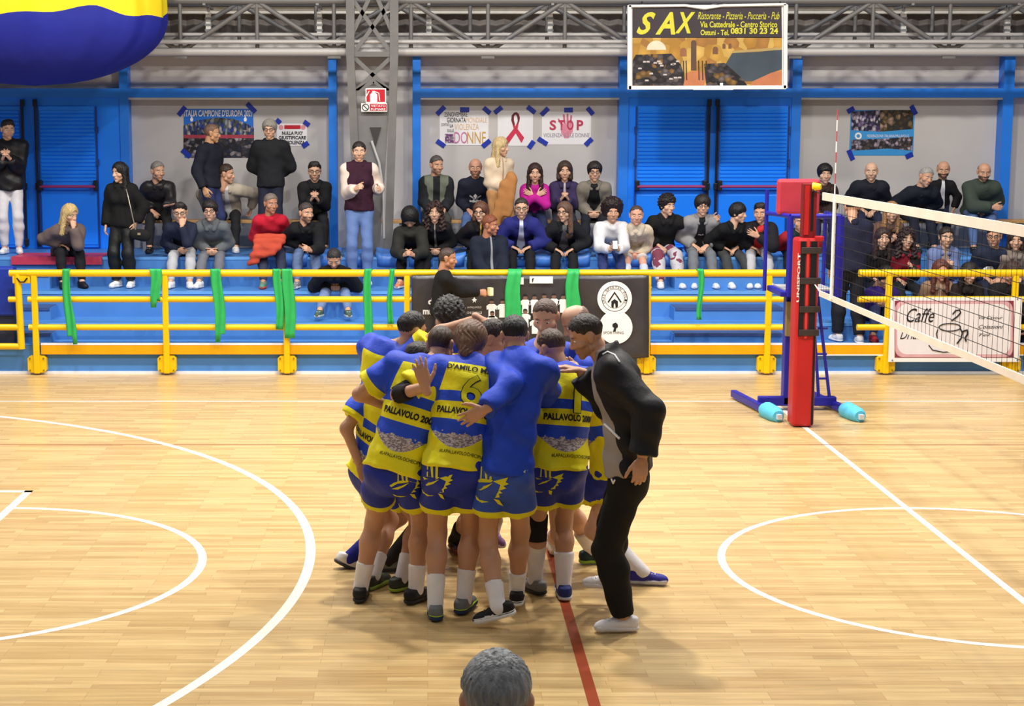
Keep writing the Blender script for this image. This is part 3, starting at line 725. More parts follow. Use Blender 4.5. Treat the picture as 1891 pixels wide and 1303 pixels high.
# ---- inflated fabric drape, top left
DD = 21.9
dr = thing('ceiling_drape', 'huge blue and yellow fabric bag hanging from the roof', 'drape', at(80, 160, DD))
cx_, cz_ = Xat(62, DD, 4.4), Zat(34, DD); R = Xat(308, DD, 4.4) - cx_
def drape(z_lo, z_hi, name, m, wav):
    n, h = 96, 26; vs = []; fs = []
    for j in range(h + 1):
        for i in range(n):
            t = 2 * PI * i / n
            wv = .05 * math.sin(5 * t + .6) + .03 * math.sin(11 * t)
            lo = z_lo if z_lo is not None else -.88; hi = z_hi
            q = j / h
            zz = (lo + (wv if wav == 'lo' else 0)) + ((hi + (wv if wav == 'hi' else 0)) - (lo + (wv if wav == 'lo' else 0))) * q
            if zz <= 0: r = R * math.sqrt(max(0, 1 - (zz / .88) ** 2)) if zz > -.88 else 0
            else: r = R * (1 - .28 * min(1, zz / 1.8) ** 2)
            fold = 1 + (.012 * math.sin(17 * t) + .008 * math.sin(31 * t + 2)) * (1 if zz > -.6 else .5) + (.03 * math.sin(24 * t) * max(0, zz) / 1.8)
            vs.append((cx_ + r * fold * math.cos(t), DD + .5 * r * fold * math.sin(t), cz_ + zz))
    for j in range(h):
        for i in range(n): fs.append((j*n+i, j*n+(i+1) % n, (j+1)*n+(i+1) % n, (j+1)*n+i))
    b = MB(); b.v = vs; b.f = fs; b.sm = [True]*len(fs)
    return b.build(name, m, dr)
drape(None, .04, 'blue_fabric', mat((20, 30, 140), .7, var=.08, vscale=1.5, bump=.3, bscale=7), 'hi')
drape(.04, 1.9, 'yellow_fabric', mat((232, 206, 12), .6, var=.07, vscale=1.5, bump=.3, bscale=7), 'lo')
for q in range(4):
    t = q * PI / 2 + .4; rod('suspension_rope', (cx_ + R*.68*math.cos(t), DD + .34*R*math.sin(t), cz_ + 1.85), (cx_ + R*.3*math.cos(t), DD + .3*R*math.sin(t), cz_ + 3.6), .012, M_INK, dr)

# ================================================================== NET, POST, REFEREE STAND
NX = CX
M_PAD = mat((186, 30, 34), .45, var=.06, vscale=3); M_PADD = mat((120, 16, 22), .5)
M_NBLUE = mat((34, 34, 160), .4, var=.05)
DPOST = 16.6
po = thing('net_post', 'red padded volleyball net post with black winch slots', 'net post', (NX - .05, DPOST, 0))
xp = NX - .02
# pad: five-sided sleeve with a bevelled top and an open slotted front-right face
def sleeve(x0, x1, y0, y1, z0, z1, name, m, bev=.03):
    return MB().box((x0, y0, z0), (x1, y1, z1)).build(name, m, po, bevel=bev)
sleeve(xp - .115, xp + .11, DPOST - .12, DPOST + .14, .01, 1.95, 'pad', M_PAD)
MB().bar((xp - .06, DPOST - .125, .95), (xp - .06, DPOST - .125, 1.92), .052, .012, (0,1,0)).build('winch_slot', M_BLACK, po)
MB().bar((xp + .05, DPOST - .125, .95), (xp + .05, DPOST - .125, 1.92), .062, .012, (0,1,0)).build('winch_slot', M_BLACK, po)
MB().bar((xp + .085, DPOST - .122, .03), (xp + .085, DPOST - .122, .95), .022, .01, (0,1,0)).build('pad_seam', M_BLACK, po)
MB().bar((xp - .012, DPOST - .13, .93), (xp - .012, DPOST - .13, 1.95), .024, .02, (0,1,0)).build('slot_rib', mat((206, 60, 60), .4), po)
for z in (1.83, 1.52, 1.23, .99):
    MB().box((xp - .08, DPOST - .15, z - .035), (xp + .125, DPOST - .12, z + .03)).build('strap', mat((54, 46, 46), .6), po, bevel=.006)
MB().box((xp - .06, DPOST - .06, 1.9), (xp + .08, DPOST + .06, 2.5)).build('post_tube', M_PADD, po, bevel=.01)
MB().box((xp - .045, DPOST - .07, 1.98), (xp + .0, DPOST - .055, 2.48)).build('tube_face', M_PAD, po)
MB().box((xp + .02, DPOST - .066, 2.02), (xp + .045, DPOST - .058, 2.46)).build('tube_slot', M_BLACK, po)
MB().box((xp + .06, DPOST - .12, 1.92), (xp + .15, DPOST - .04, 1.97)).build('hook_block', M_PAD, po, bevel=.01)
flat_text('lettering', 'UNISPORT', (xp - .098, DPOST - .124, 1.55), .5, .03, M_SWHITE, po, .03, 0, PI/2)
MB().tube([(xp + .03, DPOST - .08, 2.47), (xp + .1, DPOST - .12, 2.47)], [.045, .03], 10).build('tension_knob', mat((236, 208, 20), .35), po)

NY0, NY1, NZT, NZB = 6.4, 16.05, 2.43, 1.45
nt = thing('volleyball_net', 'black mesh volleyball net with white tapes stretched from the red post', 'net', (NX, 11, 1.4))
M_TAPEW = mat((228, 218, 206), .7, var=.06, vscale=4)
MB().box((NX - .008, NY0, NZT - .075), (NX + .008, NY1, NZT)).build('top_tape', M_TAPEW, nt)
MB().box((NX - .008, NY0, NZB - .045), (NX + .008, NY1, NZB + .01)).build('bottom_tape', M_TAPEW, nt)
mb = MB()
def thin(a, b, w=.0035):
    mb.bar(a, b, w, w)
y = NY0
while y <= NY1 + .001: thin((NX, y, NZB), (NX, y, NZT - .07), .0022); y += .1
z = NZB
while z < NZT - .05: thin((NX, NY0, z), (NX, NY1, z), .0042); z += .1
o = mb.build('mesh_cords', mat((22, 22, 28), .7, var=0), nt); o['kind'] = 'stuff'
MB().tube([(NX, NY1, NZT - .03), (NX, DPOST - .1, NZT + .01)], .006, 6).build('top_cable', M_INK, nt)
MB().tube([(NX, NY1, NZB), (NX + .05, DPOST - .12, NZB + .03)], .007, 6).build('bottom_cable', M_TAPEW, nt)
MB().box((NX - .01, 15.55, NZB - .02), (NX + .01, 15.61, NZT + .0)).build('side_band', M_TAPEW, nt)
an = thing('antenna', 'thin red and white net antenna rising above the top tape', 'antenna', (NX, 15.55, 1.43))
n = 18
for i in range(n):
    z0_, z1_ = 1.43 + i * .1, 1.53 + i * .1
    rod('band', (NX - .015, 15.53, z0_), (NX - .015, 15.53, z1_), .006 if z0_ > 2.4 else .016, M_SWHITE if (i % 2 == 0 or z0_ < 2.4) else mat((186, 80, 90), .4), an)

DRF = 17.55
rf = thing('referee_stand', 'blue tube referee stand with red padded backrest behind the net post', 'referee stand', (Xat(1465, DRF, .5), DRF, 0))
xL, xR = Xat(1440, DRF, 1.6), Xat(1535, DRF, 1.6)
xm = Xat(1460, DRF, .6)
MB().box((xm - .075, DRF - .05, .06), (xm + .075, DRF + .1, 1.25)).build('mast', M_NBLUE, rf, bevel=.01)
MB().box((Xat(1400, DRF, .1), DRF - .05, .05), (Xat(1543, DRF, .1), DRF + .05, .15)).build('base_bar', M_NBLUE, rf, bevel=.01)
for px in (1395, 1540):
    x = Xat(px, DRF, .1)
    a, b = Vector((x - .1, DRF + .75, .06)), Vector((x + .09, DRF - .75, .06))
    ft = MB().bar(a, b, .07, .08).build('foot_bar', M_NBLUE, rf, bevel=.01)
    d = (b - a).normalized()
    MB().tube([b - d*.42, b - d*.34, b - d*.2, b - d*.06, b + d*.01], [.075, .098, .092, .085, .06], 14).build('foam_wrap', mat((90, 190, 226), .7, var=.1, vscale=14), ft)
    MB().bar(b - d*.01, b + d*.06, .05, .05).build('end_cap', mat((206, 214, 222), .4), ft)
for s in (-.02, .1): rod('ladder_rail', (xm + .34 + s, DRF - .02, .1), (xm + .22 + s*.5, DRF - .02, 1.25), .018, M_NBLUE, rf)
for z in (.35, .62, .9): rod('ladder_rung', (xm + .28, DRF - .02, z), (xm + .39, DRF - .02, z), .012, M_NBLUE, rf)
zp = Zat(542, DRF); zr = Zat(396, DRF)
MB().box((xL - .06, DRF - .35, zp), (xR + .02, DRF + .35, zp + .06)).build('platform', M_NBLUE, rf, bevel=.01)
MB().box((xL, DRF - .3, zp + .06), (xR - .03, DRF + .3, zp + .075)).build('deck_plate', mat((190, 190, 192), .5, .3, var=.1), rf)
for (x, yy, rr, zt_) in ((xL - .09, DRF + .33, .022, Zat(350, DRF + .33)), (xL + .03, DRF - .33, .032, zr), (xR, DRF - .33, .045, zr), (xR, DRF + .33, .022, zr), (xm + .16, DRF - .1, .035, Zat(430, DRF))):
    rod('guard_post', (x, yy, zp), (x, yy, zt_), rr, M_NBLUE, rf)
rod('guard_rail', (xL + .03, DRF - .33, zr), (xR, DRF - .33, zr), .026, M_NBLUE, rf)
rod('guard_rail', (xR, DRF - .33, zr), (xR, DRF + .33, zr), .024, M_NBLUE, rf)
rod('guard_rail', (xL + .03, DRF - .33, zr), (xL - .09, DRF + .33, zr), .024, M_NBLUE, rf)
a, b = at(1435, 330, DRF - .1), at(1512, 396, DRF - .1)
MB().box((a.x, DRF - .14, b.z), (b.x, DRF - .06, a.z)).build('backrest_pad', mat((190, 58, 74), .45, var=.08), rf, bevel=.035)
a, b = at(1452, 556, DRF - .08), at(1484, 620, DRF - .08)
MB().box((a.x, DRF - .12, b.z), (b.x, DRF - .05, a.z)).build('number_board', mat((136, 118, 74), .6, var=.1), rf, bevel=.004)
# ================================================================== FIGURE ENGINE
def V3(*a): return np.array(a if len(a) == 3 else a[0], float)
def nrm(v): return v / (np.linalg.norm(v) + 1e-9)
def pdist(P, pr):
    a, b, ra, rb, fd, fl, cuts = pr
    p = P - a
    if fd is not None: p = p + (1.0 / fl - 1.0) * (p @ fd)[..., None] * fd
    ba = b - a; L = ba @ ba + 1e-12
    t = np.clip((p @ ba) / L, 0, 1)
    q = p - t[..., None] * ba
    d = np.sqrt(np.einsum('...i,...i', q, q)) - (ra + (rb - ra) * t)
    if fd is not None: d = d * (0.5 + 0.5 * fl)
    for (c, n) in cuts: d = np.maximum(d, (P - c) @ n)
    return d
def prim(a, b, ra, rb, fd=None, fl=1.0, cuts=()):
    return (V3(a), V3(b), ra, rb, None if fd is None else nrm(V3(fd)), fl, list(cuts))
def smin(a, b, k):
    h = np.maximum(k - np.abs(a - b), 0) / k
    return np.minimum(a, b) - h * h * k * 0.25
def field(prims, h, k, sub=(), gcuts=(), noise=0.0, nf=1.0, seed=0.0, noisefn=None):
    lo = np.min([np.minimum(p[0], p[1]) - max(p[2], p[3]) for p in prims], 0) - 3 * h
    hi = np.max([np.maximum(p[0], p[1]) + max(p[2], p[3]) for p in prims], 0) + 3 * h
    n = np.ceil((hi - lo) / h).astype(int) + 1
    F = np.full(n, 0.2)
    ax = [lo[i] + h * np.arange(n[i]) for i in range(3)]
    def region(pr, m):
        a = np.minimum(pr[0], pr[1]) - max(pr[2], pr[3]) - m; b = np.maximum(pr[0], pr[1]) + max(pr[2], pr[3]) + m
        i0 = np.maximum(((a - lo) / h).astype(int), 0); i1 = np.minimum(((b - lo) / h).astype(int) + 2, n)
        sl = tuple(slice(i0[i], max(i1[i], i0[i])) for i in range(3))
        P = np.stack(np.meshgrid(ax[0][sl[0]], ax[1][sl[1]], ax[2][sl[2]], indexing='ij'), -1)
        return sl, P
    for pr in prims:
        sl, P = region(pr, k + 2 * h)
        F[sl] = smin(F[sl], pdist(P, pr), k)
    for pr, ks in sub:
        sl, P = region(pr, ks + 2 * h)
        F[sl] = -smin(-F[sl], pdist(P, pr), ks)
    if gcuts or noise or noisefn:
        P = np.stack(np.meshgrid(*ax, indexing='ij'), -1)
        if noise:
            q = P * nf
            F = F + noise * (np.sin(q[..., 0] * 31 + q[..., 2] * 13 + seed) * np.sin(q[..., 1] * 27 - q[..., 2] * 19 + seed * 1.7) + .6 * np.sin(q[..., 2] * 41 + q[..., 0] * 17 + seed * .6))
        if noisefn is not None: F = F + noisefn(P)
        for g in gcuts: F = np.maximum(F, g(P) if callable(g) else (P - g[0]) @ g[1])
    F[0], F[-1], F[:, 0], F[:, -1], F[:, :, 0], F[:, :, -1] = 0.2, 0.2, 0.2, 0.2, 0.2, 0.2
    return F, lo
def nets(F, org, h):
    S = F < 0; C = np.array(F.shape) - 1
    cells, poss, quads = [], [], []
    for ax in range(3):
        s0 = [slice(None)] * 3; s1 = [slice(None)] * 3; s0[ax] = slice(0, -1); s1[ax] = slice(1, None)
        A = F[tuple(s0)]; B = F[tuple(s1)]; cr = S[tuple(s0)] != S[tuple(s1)]
        idx = np.argwhere(cr); v0 = A[cr]; v1 = B[cr]
        pos = idx.astype(float); pos[:, ax] += v0 / (v0 - v1)
        b, c = (ax + 1) % 3, (ax + 2) % 3; q = []
        for db, dc in ((0, 0), (-1, 0), (-1, -1), (0, -1)):
            ci = idx.copy(); ci[:, b] += db; ci[:, c] += dc
            fl = (ci[:, 0] * C[1] + ci[:, 1]) * C[2] + ci[:, 2]
            cells.append(fl); poss.append(pos); q.append(fl)
        q = np.stack(q, 1); o = v0 >= 0; q[o] = q[o][:, ::-1]
        quads.append(q)
    cells = np.concatenate(cells); poss = np.concatenate(poss); quads = np.concatenate(quads)
    u, inv = np.unique(cells, return_inverse=True); cnt = np.bincount(inv)
    P = np.stack([np.bincount(inv, weights=poss[:, a]) / cnt for a in range(3)], 1)
    return org + P * h, np.searchsorted(u, quads)
def relax(V, Q, it=1, w=.5):
    for _ in range(it):
        acc = np.zeros_like(V); cnt = np.zeros(len(V))
        for i in range(4):
            np.add.at(acc, Q[:, i], V[Q[:, (i+1) % 4]] + V[Q[:, (i+3) % 4]]); np.add.at(cnt, Q[:, i], 2)
        V = V * (1 - w) + w * acc / np.maximum(cnt, 1)[:, None]
    return V
def sdf(prims, h, k=.03, rl=1, **kw):
    F, lo = field(prims, h, k, **kw)
    V, Q = nets(F, lo, h)
    if rl: V = relax(V, Q, rl, .45)
    return V, Q
def np_mesh(V, Q, mats, attrs=None, mi=None):
    me = bpy.data.meshes.new('m'); n = len(V); m = len(Q)
    me.vertices.add(n); me.vertices.foreach_set('co', np.ascontiguousarray(V, dtype=np.float32).ravel())
    me.loops.add(m * 4); me.loops.foreach_set('vertex_index', np.ascontiguousarray(Q, dtype=np.int32).ravel())
    me.polygons.add(m); me.polygons.foreach_set('loop_start', np.arange(0, m * 4, 4, dtype=np.int32))
    me.polygons.foreach_set('use_smooth', np.ones(m, dtype=bool))
    for x in mats: me.materials.append(x)
    if mi is not None: me.polygons.foreach_set('material_index', np.ascontiguousarray(mi, dtype=np.int32))
    me.update(calc_edges=True)
    for k, a in (attrs or {}).items():
        at_ = me.attributes.new(k, 'FLOAT', 'POINT'); at_.data.foreach_set('value', np.ascontiguousarray(a, dtype=np.float32))
    return me

# ---------------------------------------------------------------- templates (x right, y forward, z up)
def head_template(h=.0062):
    P = [prim((0,-.012,.03),(0,-.010,.03),.088,.088,(1,0,0),.88), prim((0,.012,.045),(0,.012,.045),.076,.076),
         prim((0,.028,-.01),(0,.034,-.05),.066,.055,(1,0,0),.95), prim((0,.045,-.07),(0,.066,-.094),.038,.024),
         prim((-.042,.01,-.055),(.042,.01,-.055),.03,.03), prim((-.045,.05,-.02),(.045,.05,-.02),.03,.03),
         prim((-.036,.078,.03),(.036,.078,.03),.014,.014), prim((0,-.025,-.06),(0,-.045,-.19),.054,.058)]
    nose = [prim((0,.089,.012),(0,.107,-.026),.0085,.0135), prim((-.012,.095,-.03),(.012,.095,-.03),.009,.009)]
    lips = [prim((-.018,.086,-.057),(.018,.086,-.057),.0085,.0085), prim((-.013,.086,-.067),(.013,.086,-.067),.0085,.0085)]
    ears = [prim((s*.08,-.008,-.018),(s*.086,-.014,.018),.015,.02,(1,0,0),.5) for s in (-1, 1)]
    sub = [(prim((s*.033,.098,.008),(s*.033,.098,.008),.017,.017), .015) for s in (-1, 1)]
    F, lo = field(P, h, .022)
    V, Q = sdf(P + nose + lips + ears, h, .012, rl=1, sub=sub)
    x, y, z = V.T
    lip = np.exp(-((z+.061)/.010)**4 - (x/.024)**4) * (y > .07)
    brow = np.exp(-((z-.033+.25*np.abs(np.abs(x)-.033))/.006)**4 - ((np.abs(x)-.033)/.02)**4) * (y > .05)
    beard = ((z < -.028 - .3*np.maximum(0, .03-np.abs(x))) & (y > .012) & (z > -.13) & (np.abs(x)*.0 + z < -.035 + .35*np.maximum(0, .05-y) + .25*np.maximum(0,np.abs(x)-.035)) ).astype(float)
    beard = np.clip(beard, 0, 1) * (1 - np.clip(lip * 1.5, 0, 1))
    parts = [(V, Q, 0, dict(lip=lip, brow=brow, beard=beard))]
    for s in (-1, 1):
        c = V3(s*.033, .0748, .007)
        v, q = sdf([prim(c, c, .0128, .0128, (0,0,1), .62)], .0032, .01, rl=0); parts.append((v, q, 1, {}))
        c2 = c + V3(0, .0072, -.001); v, q = sdf([prim(c2, c2, .0074, .0074, (0,0,1), .75)], .0026, .01, rl=0); parts.append((v, q, 2, {}))
    return parts
HEADT = head_template()
def hand_template(kind, h=.0052):
    """right hand: wrist at origin, fingers +y, palm faces -z, thumb on -x"""
    P = [prim((0,-.03,0),(0,.01,0),.027,.028,(0,0,1),.75), prim((-.018,.03,0),(-.024,.085,0),.024,.02,(0,0,1),.62), prim((.012,.03,0),(.022,.08,0),.024,.02,(0,0,1),.62), prim((-.004,.02,0),(-.002,.085,0),.026,.022,(0,0,1),.6)]
    curl = {'relax': (.35,.5), 'flat': (.06,.1), 'fist': (1.35,1.5), 'grip': (.8,.9)}[kind]
    spread = {'relax': .03, 'flat': .16, 'fist': 0, 'grip': .02}[kind]
    for i, (x, y, L) in enumerate(((-.03,.088,.072), (-.010,.094,.08), (.010,.092,.075), (.029,.084,.06))):
        a = (x - 0) / .03 * spread; p = V3(x, y, 0); th = 0
        for j, (fr, c) in enumerate(((.45, curl[0]), (.32, curl[1]), (.25, curl[1] * .7))):
            th += c; d = V3(math.sin(a) * math.cos(th), math.cos(a) * math.cos(th), -math.sin(th))
            q = p + d * L * fr; r0 = .0094 - .0008 * j
            P.append(prim(p, q, r0, r0 - .0007)); p = q
    p = V3(-.034, .03, -.004); ang = {'relax': .55, 'flat': .75, 'fist': .2, 'grip': .35}[kind]
    for L, r, a in ((.042, .0125, ang), (.03, .0105, ang * .75), (.024, .0095, ang * .5)):
        q = p + V3(-math.sin(a), math.cos(a), -.2 - (.35 if kind in ('fist', 'grip') else 0)) * L
        P.append(prim(p, q, r, r - .001)); p = q
    return sdf(P, h, .007, rl=1)
HANDT = {k: hand_template(k) for k in ('relax', 'flat', 'fist', 'grip')}

def hair_template(style, h=.0068):
    sk = lambda e, dy=0, dz=0, fl=.9: [prim((0,-.014+dy,.034+dz),(0,-.012+dy,.034+dz),.088+e,.088+e,(1,0,0),fl), prim((0,.01+dy,.049+dz),(0,.01+dy,.049+dz),.076+e,.076+e)]
    def cutline(f0=(.078,.068), s0=(.018,-.028), n0=(-.09,-.085)):
        a = V3(0, s0[0]-f0[0], s0[1]-f0[1]); n1 = nrm(V3(0, -a[2], a[1])); n1 = n1 if n1[1] > 0 else -n1
        b = V3(0, n0[0]-s0[0], n0[1]-s0[1]); n2 = nrm(V3(0, -b[2], b[1])); n2 = n2 if n2[2] < 0 else -n2
        jit = lambda P: .0035 * np.sin(P[..., 0] * 170 + P[..., 2] * 60) + .003 * np.sin(P[..., 1] * 210 + P[..., 0] * 90)
        return [lambda P: (P - V3(0, *f0)) @ n1 + 9 * np.maximum(np.abs(P[..., 0]) - .03, 0) ** 2 + jit(P), lambda P: (P - V3(0, *s0)) @ n2 + jit(P)]
    def strands(amp, fr=34):
        return lambda P: amp * np.sin(fr * np.arctan2(P[..., 0], -P[..., 1] + .02) + 9 * np.sin(P[..., 2] * 30)) * (.5 + .5*np.sin(P[..., 2]*55 + P[...,0]*30))
    def fade(fn, a=.0055): return lambda P: fn(P) + a * np.clip((.055 - P[..., 2]) / .06, 0, 1)
    def curls(amp, fr=150):
        return lambda P: amp * (np.sin(P[..., 0]*fr + 2*np.sin(P[...,2]*70)) * np.sin(P[..., 1]*fr*.9 + 1) + np.sin(P[..., 2]*fr*1.1 + 2*np.sin(P[...,0]*60)))
    ears = [(prim((q*.092,-.008,-.012),(q*.092,-.012,.012),.027,.027), .01) for q in (-1, 1)]
    if style == 'short': return sdf(sk(.007, -.002, .006, .885), h, .02, sub=ears, gcuts=cutline((.080,.082),(.014,-.016),(-.09,-.075)), noisefn=fade(strands(.0045, 38)))
    if style == 'buzz': return sdf(sk(.003, 0, .001, .885), h, .02, sub=ears, gcuts=cutline((.07,.08),(.012,-.02),(-.09,-.07)))
    if style == 'bald': return sdf(sk(.003), h, .02, gcuts=cutline((.03,.04),(.012,-.03)) + [(V3(0,0,.055), nrm(V3(0,.3,1)))], sub=ears)
    if style == 'quiff': return sdf(sk(.005, -.002, .004, .885) + [prim((-.035,.045,.108),(.035,.045,.108),.03,.03)], h, .03, sub=ears, gcuts=cutline((.092,.086),(.012,-.016),(-.09,-.07)), noisefn=fade(strands(.007, 26), .007))
    if style == 'full': return sdf(sk(.018, -.004, .004), h, .03, gcuts=cutline((.09,.055),(.03,-.04),(-.1,-.1)), noisefn=strands(.006, 20))
    if style == 'floppy': return sdf(sk(.022, -.004, .002) + [prim((0,-.07,-.03),(0,-.075,-.085),.055,.045)], h, .03, gcuts=cutline((.095,.04),(.04,-.06),(-.1,-.135)), noisefn=strands(.0045, 27))
    if style == 'bowl': return sdf(sk(.016), h, .03, gcuts=cutline((.098,.035),(.03,-.035),(-.1,-.07)), noisefn=strands(.0045, 34))
    if style == 'curly': return sdf(sk(.026, -.006, .008), h, .03, gcuts=cutline((.095,.058),(.03,-.03),(-.11,-.09)), noisefn=curls(.007, 140))
    if style == 'afro': return sdf([prim((0,-.03,.05),(0,-.03,.06),.145,.145)], .0095, .03, gcuts=cutline((.085,.058),(.04,-.06),(-.12,-.12)), noisefn=curls(.007, 120))
    side = lambda z, r, w: [prim((s*.072,-.012,.02),(s*w,.012,z),.034,r,(0,1,0),1.0) for s in (-1, 1)]
    back = lambda z, r: [prim((0,-.055,.02),(0,-.075,z),.07,r,(0,1,0),.75)]
    facehole = [(prim((0,.075,-.02),(0,.085,-.09),.062,.055), .012), (prim((0,.11,.03),(0,.11,.03),.05,.05), .012)]
    if style == 'long': return sdf(sk(.014) + side(-.24,.032,.085) + back(-.27,.075), h, .025, sub=facehole, noisefn=strands(.006, 24))
    if style == 'longcurly': return sdf(sk(.022) + side(-.2,.045,.1) + back(-.22,.085), h, .025, sub=facehole, noisefn=curls(.008, 110))
    if style == 'bob': return sdf(sk(.016) + side(-.09,.034,.078) + back(-.1,.075), h, .025, sub=facehole, noisefn=strands(.004, 28))
    if style == 'bun': return sdf(sk(.007) + [prim((0,-.1,.07),(0,-.1,.07),.035,.035)], h, .02, gcuts=cutline((.082,.07),(.02,-.03),(-.1,-.09)), noisefn=strands(.002))
    if style == 'pony': return sdf(sk(.007) + [prim((0,-.1,.05),(0,-.12,-.14),.032,.016)], h, .02, gcuts=[(V3(0,.078,.072), nrm(V3(0,.9,-.45)))], noisefn=strands(.003))
    if style == 'hood': return sdf(sk(.03, -.01) + side(-.12,.05,.06) + back(-.16,.09) + [prim((0,-.02,-.13),(0,-.04,-.18),.09,.12,(0,1,0),.85)], h, .03, sub=[(prim((0,.085,-.0),(0,.09,-.06),.058,.05), .012)])
    if style == 'hooddown': return sdf([prim((-.07,-.035,-.15),(.07,-.035,-.15),.045,.045), prim((0,-.1,-.165),(0,-.11,-.17),.06,.06), prim((-.07,-.035,-.15),(-.045,.05,-.185),.035,.03), prim((.07,-.035,-.15),(.045,.05,-.185),.035,.03)], .012, .05, noise=.003)
_HT = {}
def hair_mesh(style):
    if style not in _HT:
        V, Q = hair_template(style); me = np_mesh(V, Q, [M_INK]); _HT[style] = me
    return _HT[style]
def shoe_template():
    U = [prim((0,-.055,.045),(0,.02,.05),.038,.04), prim((0,.02,.05),(0,.125,.032),.042,.034), prim((0,.125,.032),(0,.15,.03),.034,.028), prim((0,-.05,.06),(0,-.055,.125),.040,.042,None,1,[(V3(0,0,.105), nrm(V3(0,-.25,1)))])]
    up = sdf(U, .0085, .03, gcuts=[(V3(0,0,.022), V3(0,0,-1))])
    S = [prim((0,-.055,.03),(0,.03,.03),.047,.044), prim((0,.03,.03),(0,.135,.03),.046,.042)]
    so = sdf(S, .0085, .02, gcuts=[(V3(0,0,.004), V3(0,0,-1)), (V3(0,0,.032), nrm(V3(0,-.06,1)))])
    Lc = [prim((-.022,y,.083-.14*(y-.02)),(.022,y,.083-.14*(y-.02)),.0045,.0045) for y in (.03,.05,.07,.09)]
    lc = sdf(Lc, .0045, .004, rl=0)
    return [np_mesh(*m, [M_INK]) for m in (up, so, lc)]
SHOET = shoe_template()
def slot(o, m):
    o.material_slots[0].link = 'OBJECT'; o.material_slots[0].material = m
def glasses_mesh():
    b = MB()
    for s in (-1, 1):
        b.tube([(s*.033 + .024*math.cos(q*PI/7), .097 - .25*abs(.024*math.cos(q*PI/7)+s*.0)*(1 if s*math.cos(q*PI/7) > 0 else 0), .008 + .017*math.sin(q*PI/7)) for q in range(15)], .003, 5, False)
        b.tube([(s*.056,.094,.012),(s*.08,.05,.014),(s*.086,-.01,.012)], .0028, 5)
    b.tube([(-.01,.1,.012),(.01,.1,.012)], .003, 5)
    me = b.mesh((0,0,0)); me.materials.append(M_BLACK); return me
GLASS = glasses_mesh()

# ---------------------------------------------------------------- materials for figures
class NX_:
    """tiny expression builder over shader nodes"""
    def __init__(s, name):
        s.m = bpy.data.materials.new(name); s.m.use_nodes = True; s.nt = s.m.node_tree; s.b = s.nt.nodes['Principled BSDF']
    def attr(s, n):
        a = s.nt.nodes.new('ShaderNodeAttribute'); a.attribute_name = n; return a.outputs['Fac']
    def op(s, o, a, b=None, c=None):
        n = s.nt.nodes.new('ShaderNodeMath'); n.operation = o
        for i, v in enumerate((a, b, c)):
            if v is None: continue
            if isinstance(v, (int, float)): n.inputs[i].default_value = v
            else: s.nt.links.new(v, n.inputs[i])
        return n.outputs[0]
    def gt(s, a, b): return s.op('GREATER_THAN', a, b)
    def lt(s, a, b): return s.op('LESS_THAN', a, b)
    def mul(s, a, b): return s.op('MULTIPLY', a, b)
    def between(s, a, lo, hi): return s.mul(s.gt(a, lo), s.lt(a, hi))
    def mix(s, fac, c0, c1):
        n = s.nt.nodes.new('ShaderNodeMix'); n.data_type = 'RGBA'
        if isinstance(fac, (int, float)): n.inputs[0].default_value = fac
        else: s.nt.links.new(fac, n.inputs[0])
        for i, c in ((6, c0), (7, c1)):
            if isinstance(c, tuple): n.inputs[i].default_value = lin(c)
            else: s.nt.links.new(c, n.inputs[i])
        return n.outputs[2]
    def noise(s, sc, det=3, stretch=None):
        tc = s.nt.nodes.new('ShaderNodeTexCoord'); n = s.nt.nodes.new('ShaderNodeTexNoise'); n.inputs['Scale'].default_value = sc; n.inputs['Detail'].default_value = det
        if stretch:
            mp = s.nt.nodes.new('ShaderNodeMapping'); mp.inputs['Scale'].default_value = stretch; s.nt.links.new(tc.outputs['Object'], mp.inputs[0]); s.nt.links.new(mp.outputs[0], n.inputs['Vector'])
        else: s.nt.links.new(tc.outputs['Object'], n.inputs['Vector'])
        return n.outputs[0]
    def done(s, col, rough=.85, bump=None, bs=.3, spec=.3):
        if isinstance(col, tuple): s.b.inputs['Base Color'].default_value = lin(col)
        else: s.nt.links.new(col, s.b.inputs['Base Color'])
        s.b.inputs['Roughness'].default_value = rough; s.b.inputs['Specular IOR Level'].default_value = spec
        if bump is not None:
            bp = s.nt.nodes.new('ShaderNodeBump'); bp.inputs['Strength'].default_value = bs; bp.inputs['Distance'].default_value = .02
            s.nt.links.new(bump, bp.inputs['Height']); s.nt.links.new(bp.outputs[0], s.b.inputs['Normal'])
        return s.m
_FM = {}
def skin_mat(tone, hairc, beard):
    k = ('skin', tone, hairc, beard)
    if k not in _FM:
        e = NX_('skin'); n = e.noise(9)
        c = e.mix(n, tuple(int(v * .93) for v in tone), tuple(min(255, int(v * 1.05)) for v in tone))
        c = e.mix(e.mul(e.attr('lip'), .6), c, (150, 78, 72))
        c = e.mix(e.mul(e.attr('brow'), .85), c, hairc)
        if beard: c = e.mix(e.mul(e.attr('beard'), beard), c, hairc)
        _FM[k] = e.done(c, .5, spec=.4)
    return _FM[k]
def hair_mat(c):
    k = ('hair', c)
    if k not in _FM:
        e = NX_('hair'); n = e.noise(70, 3, (1, 1, .25))
        _FM[k] = e.done(e.mix(n, tuple(int(v * .55) for v in c), tuple(min(255, int(v * 1.35 + 6)) for v in c)), .5, n, .5, .4)
    return _FM[k]
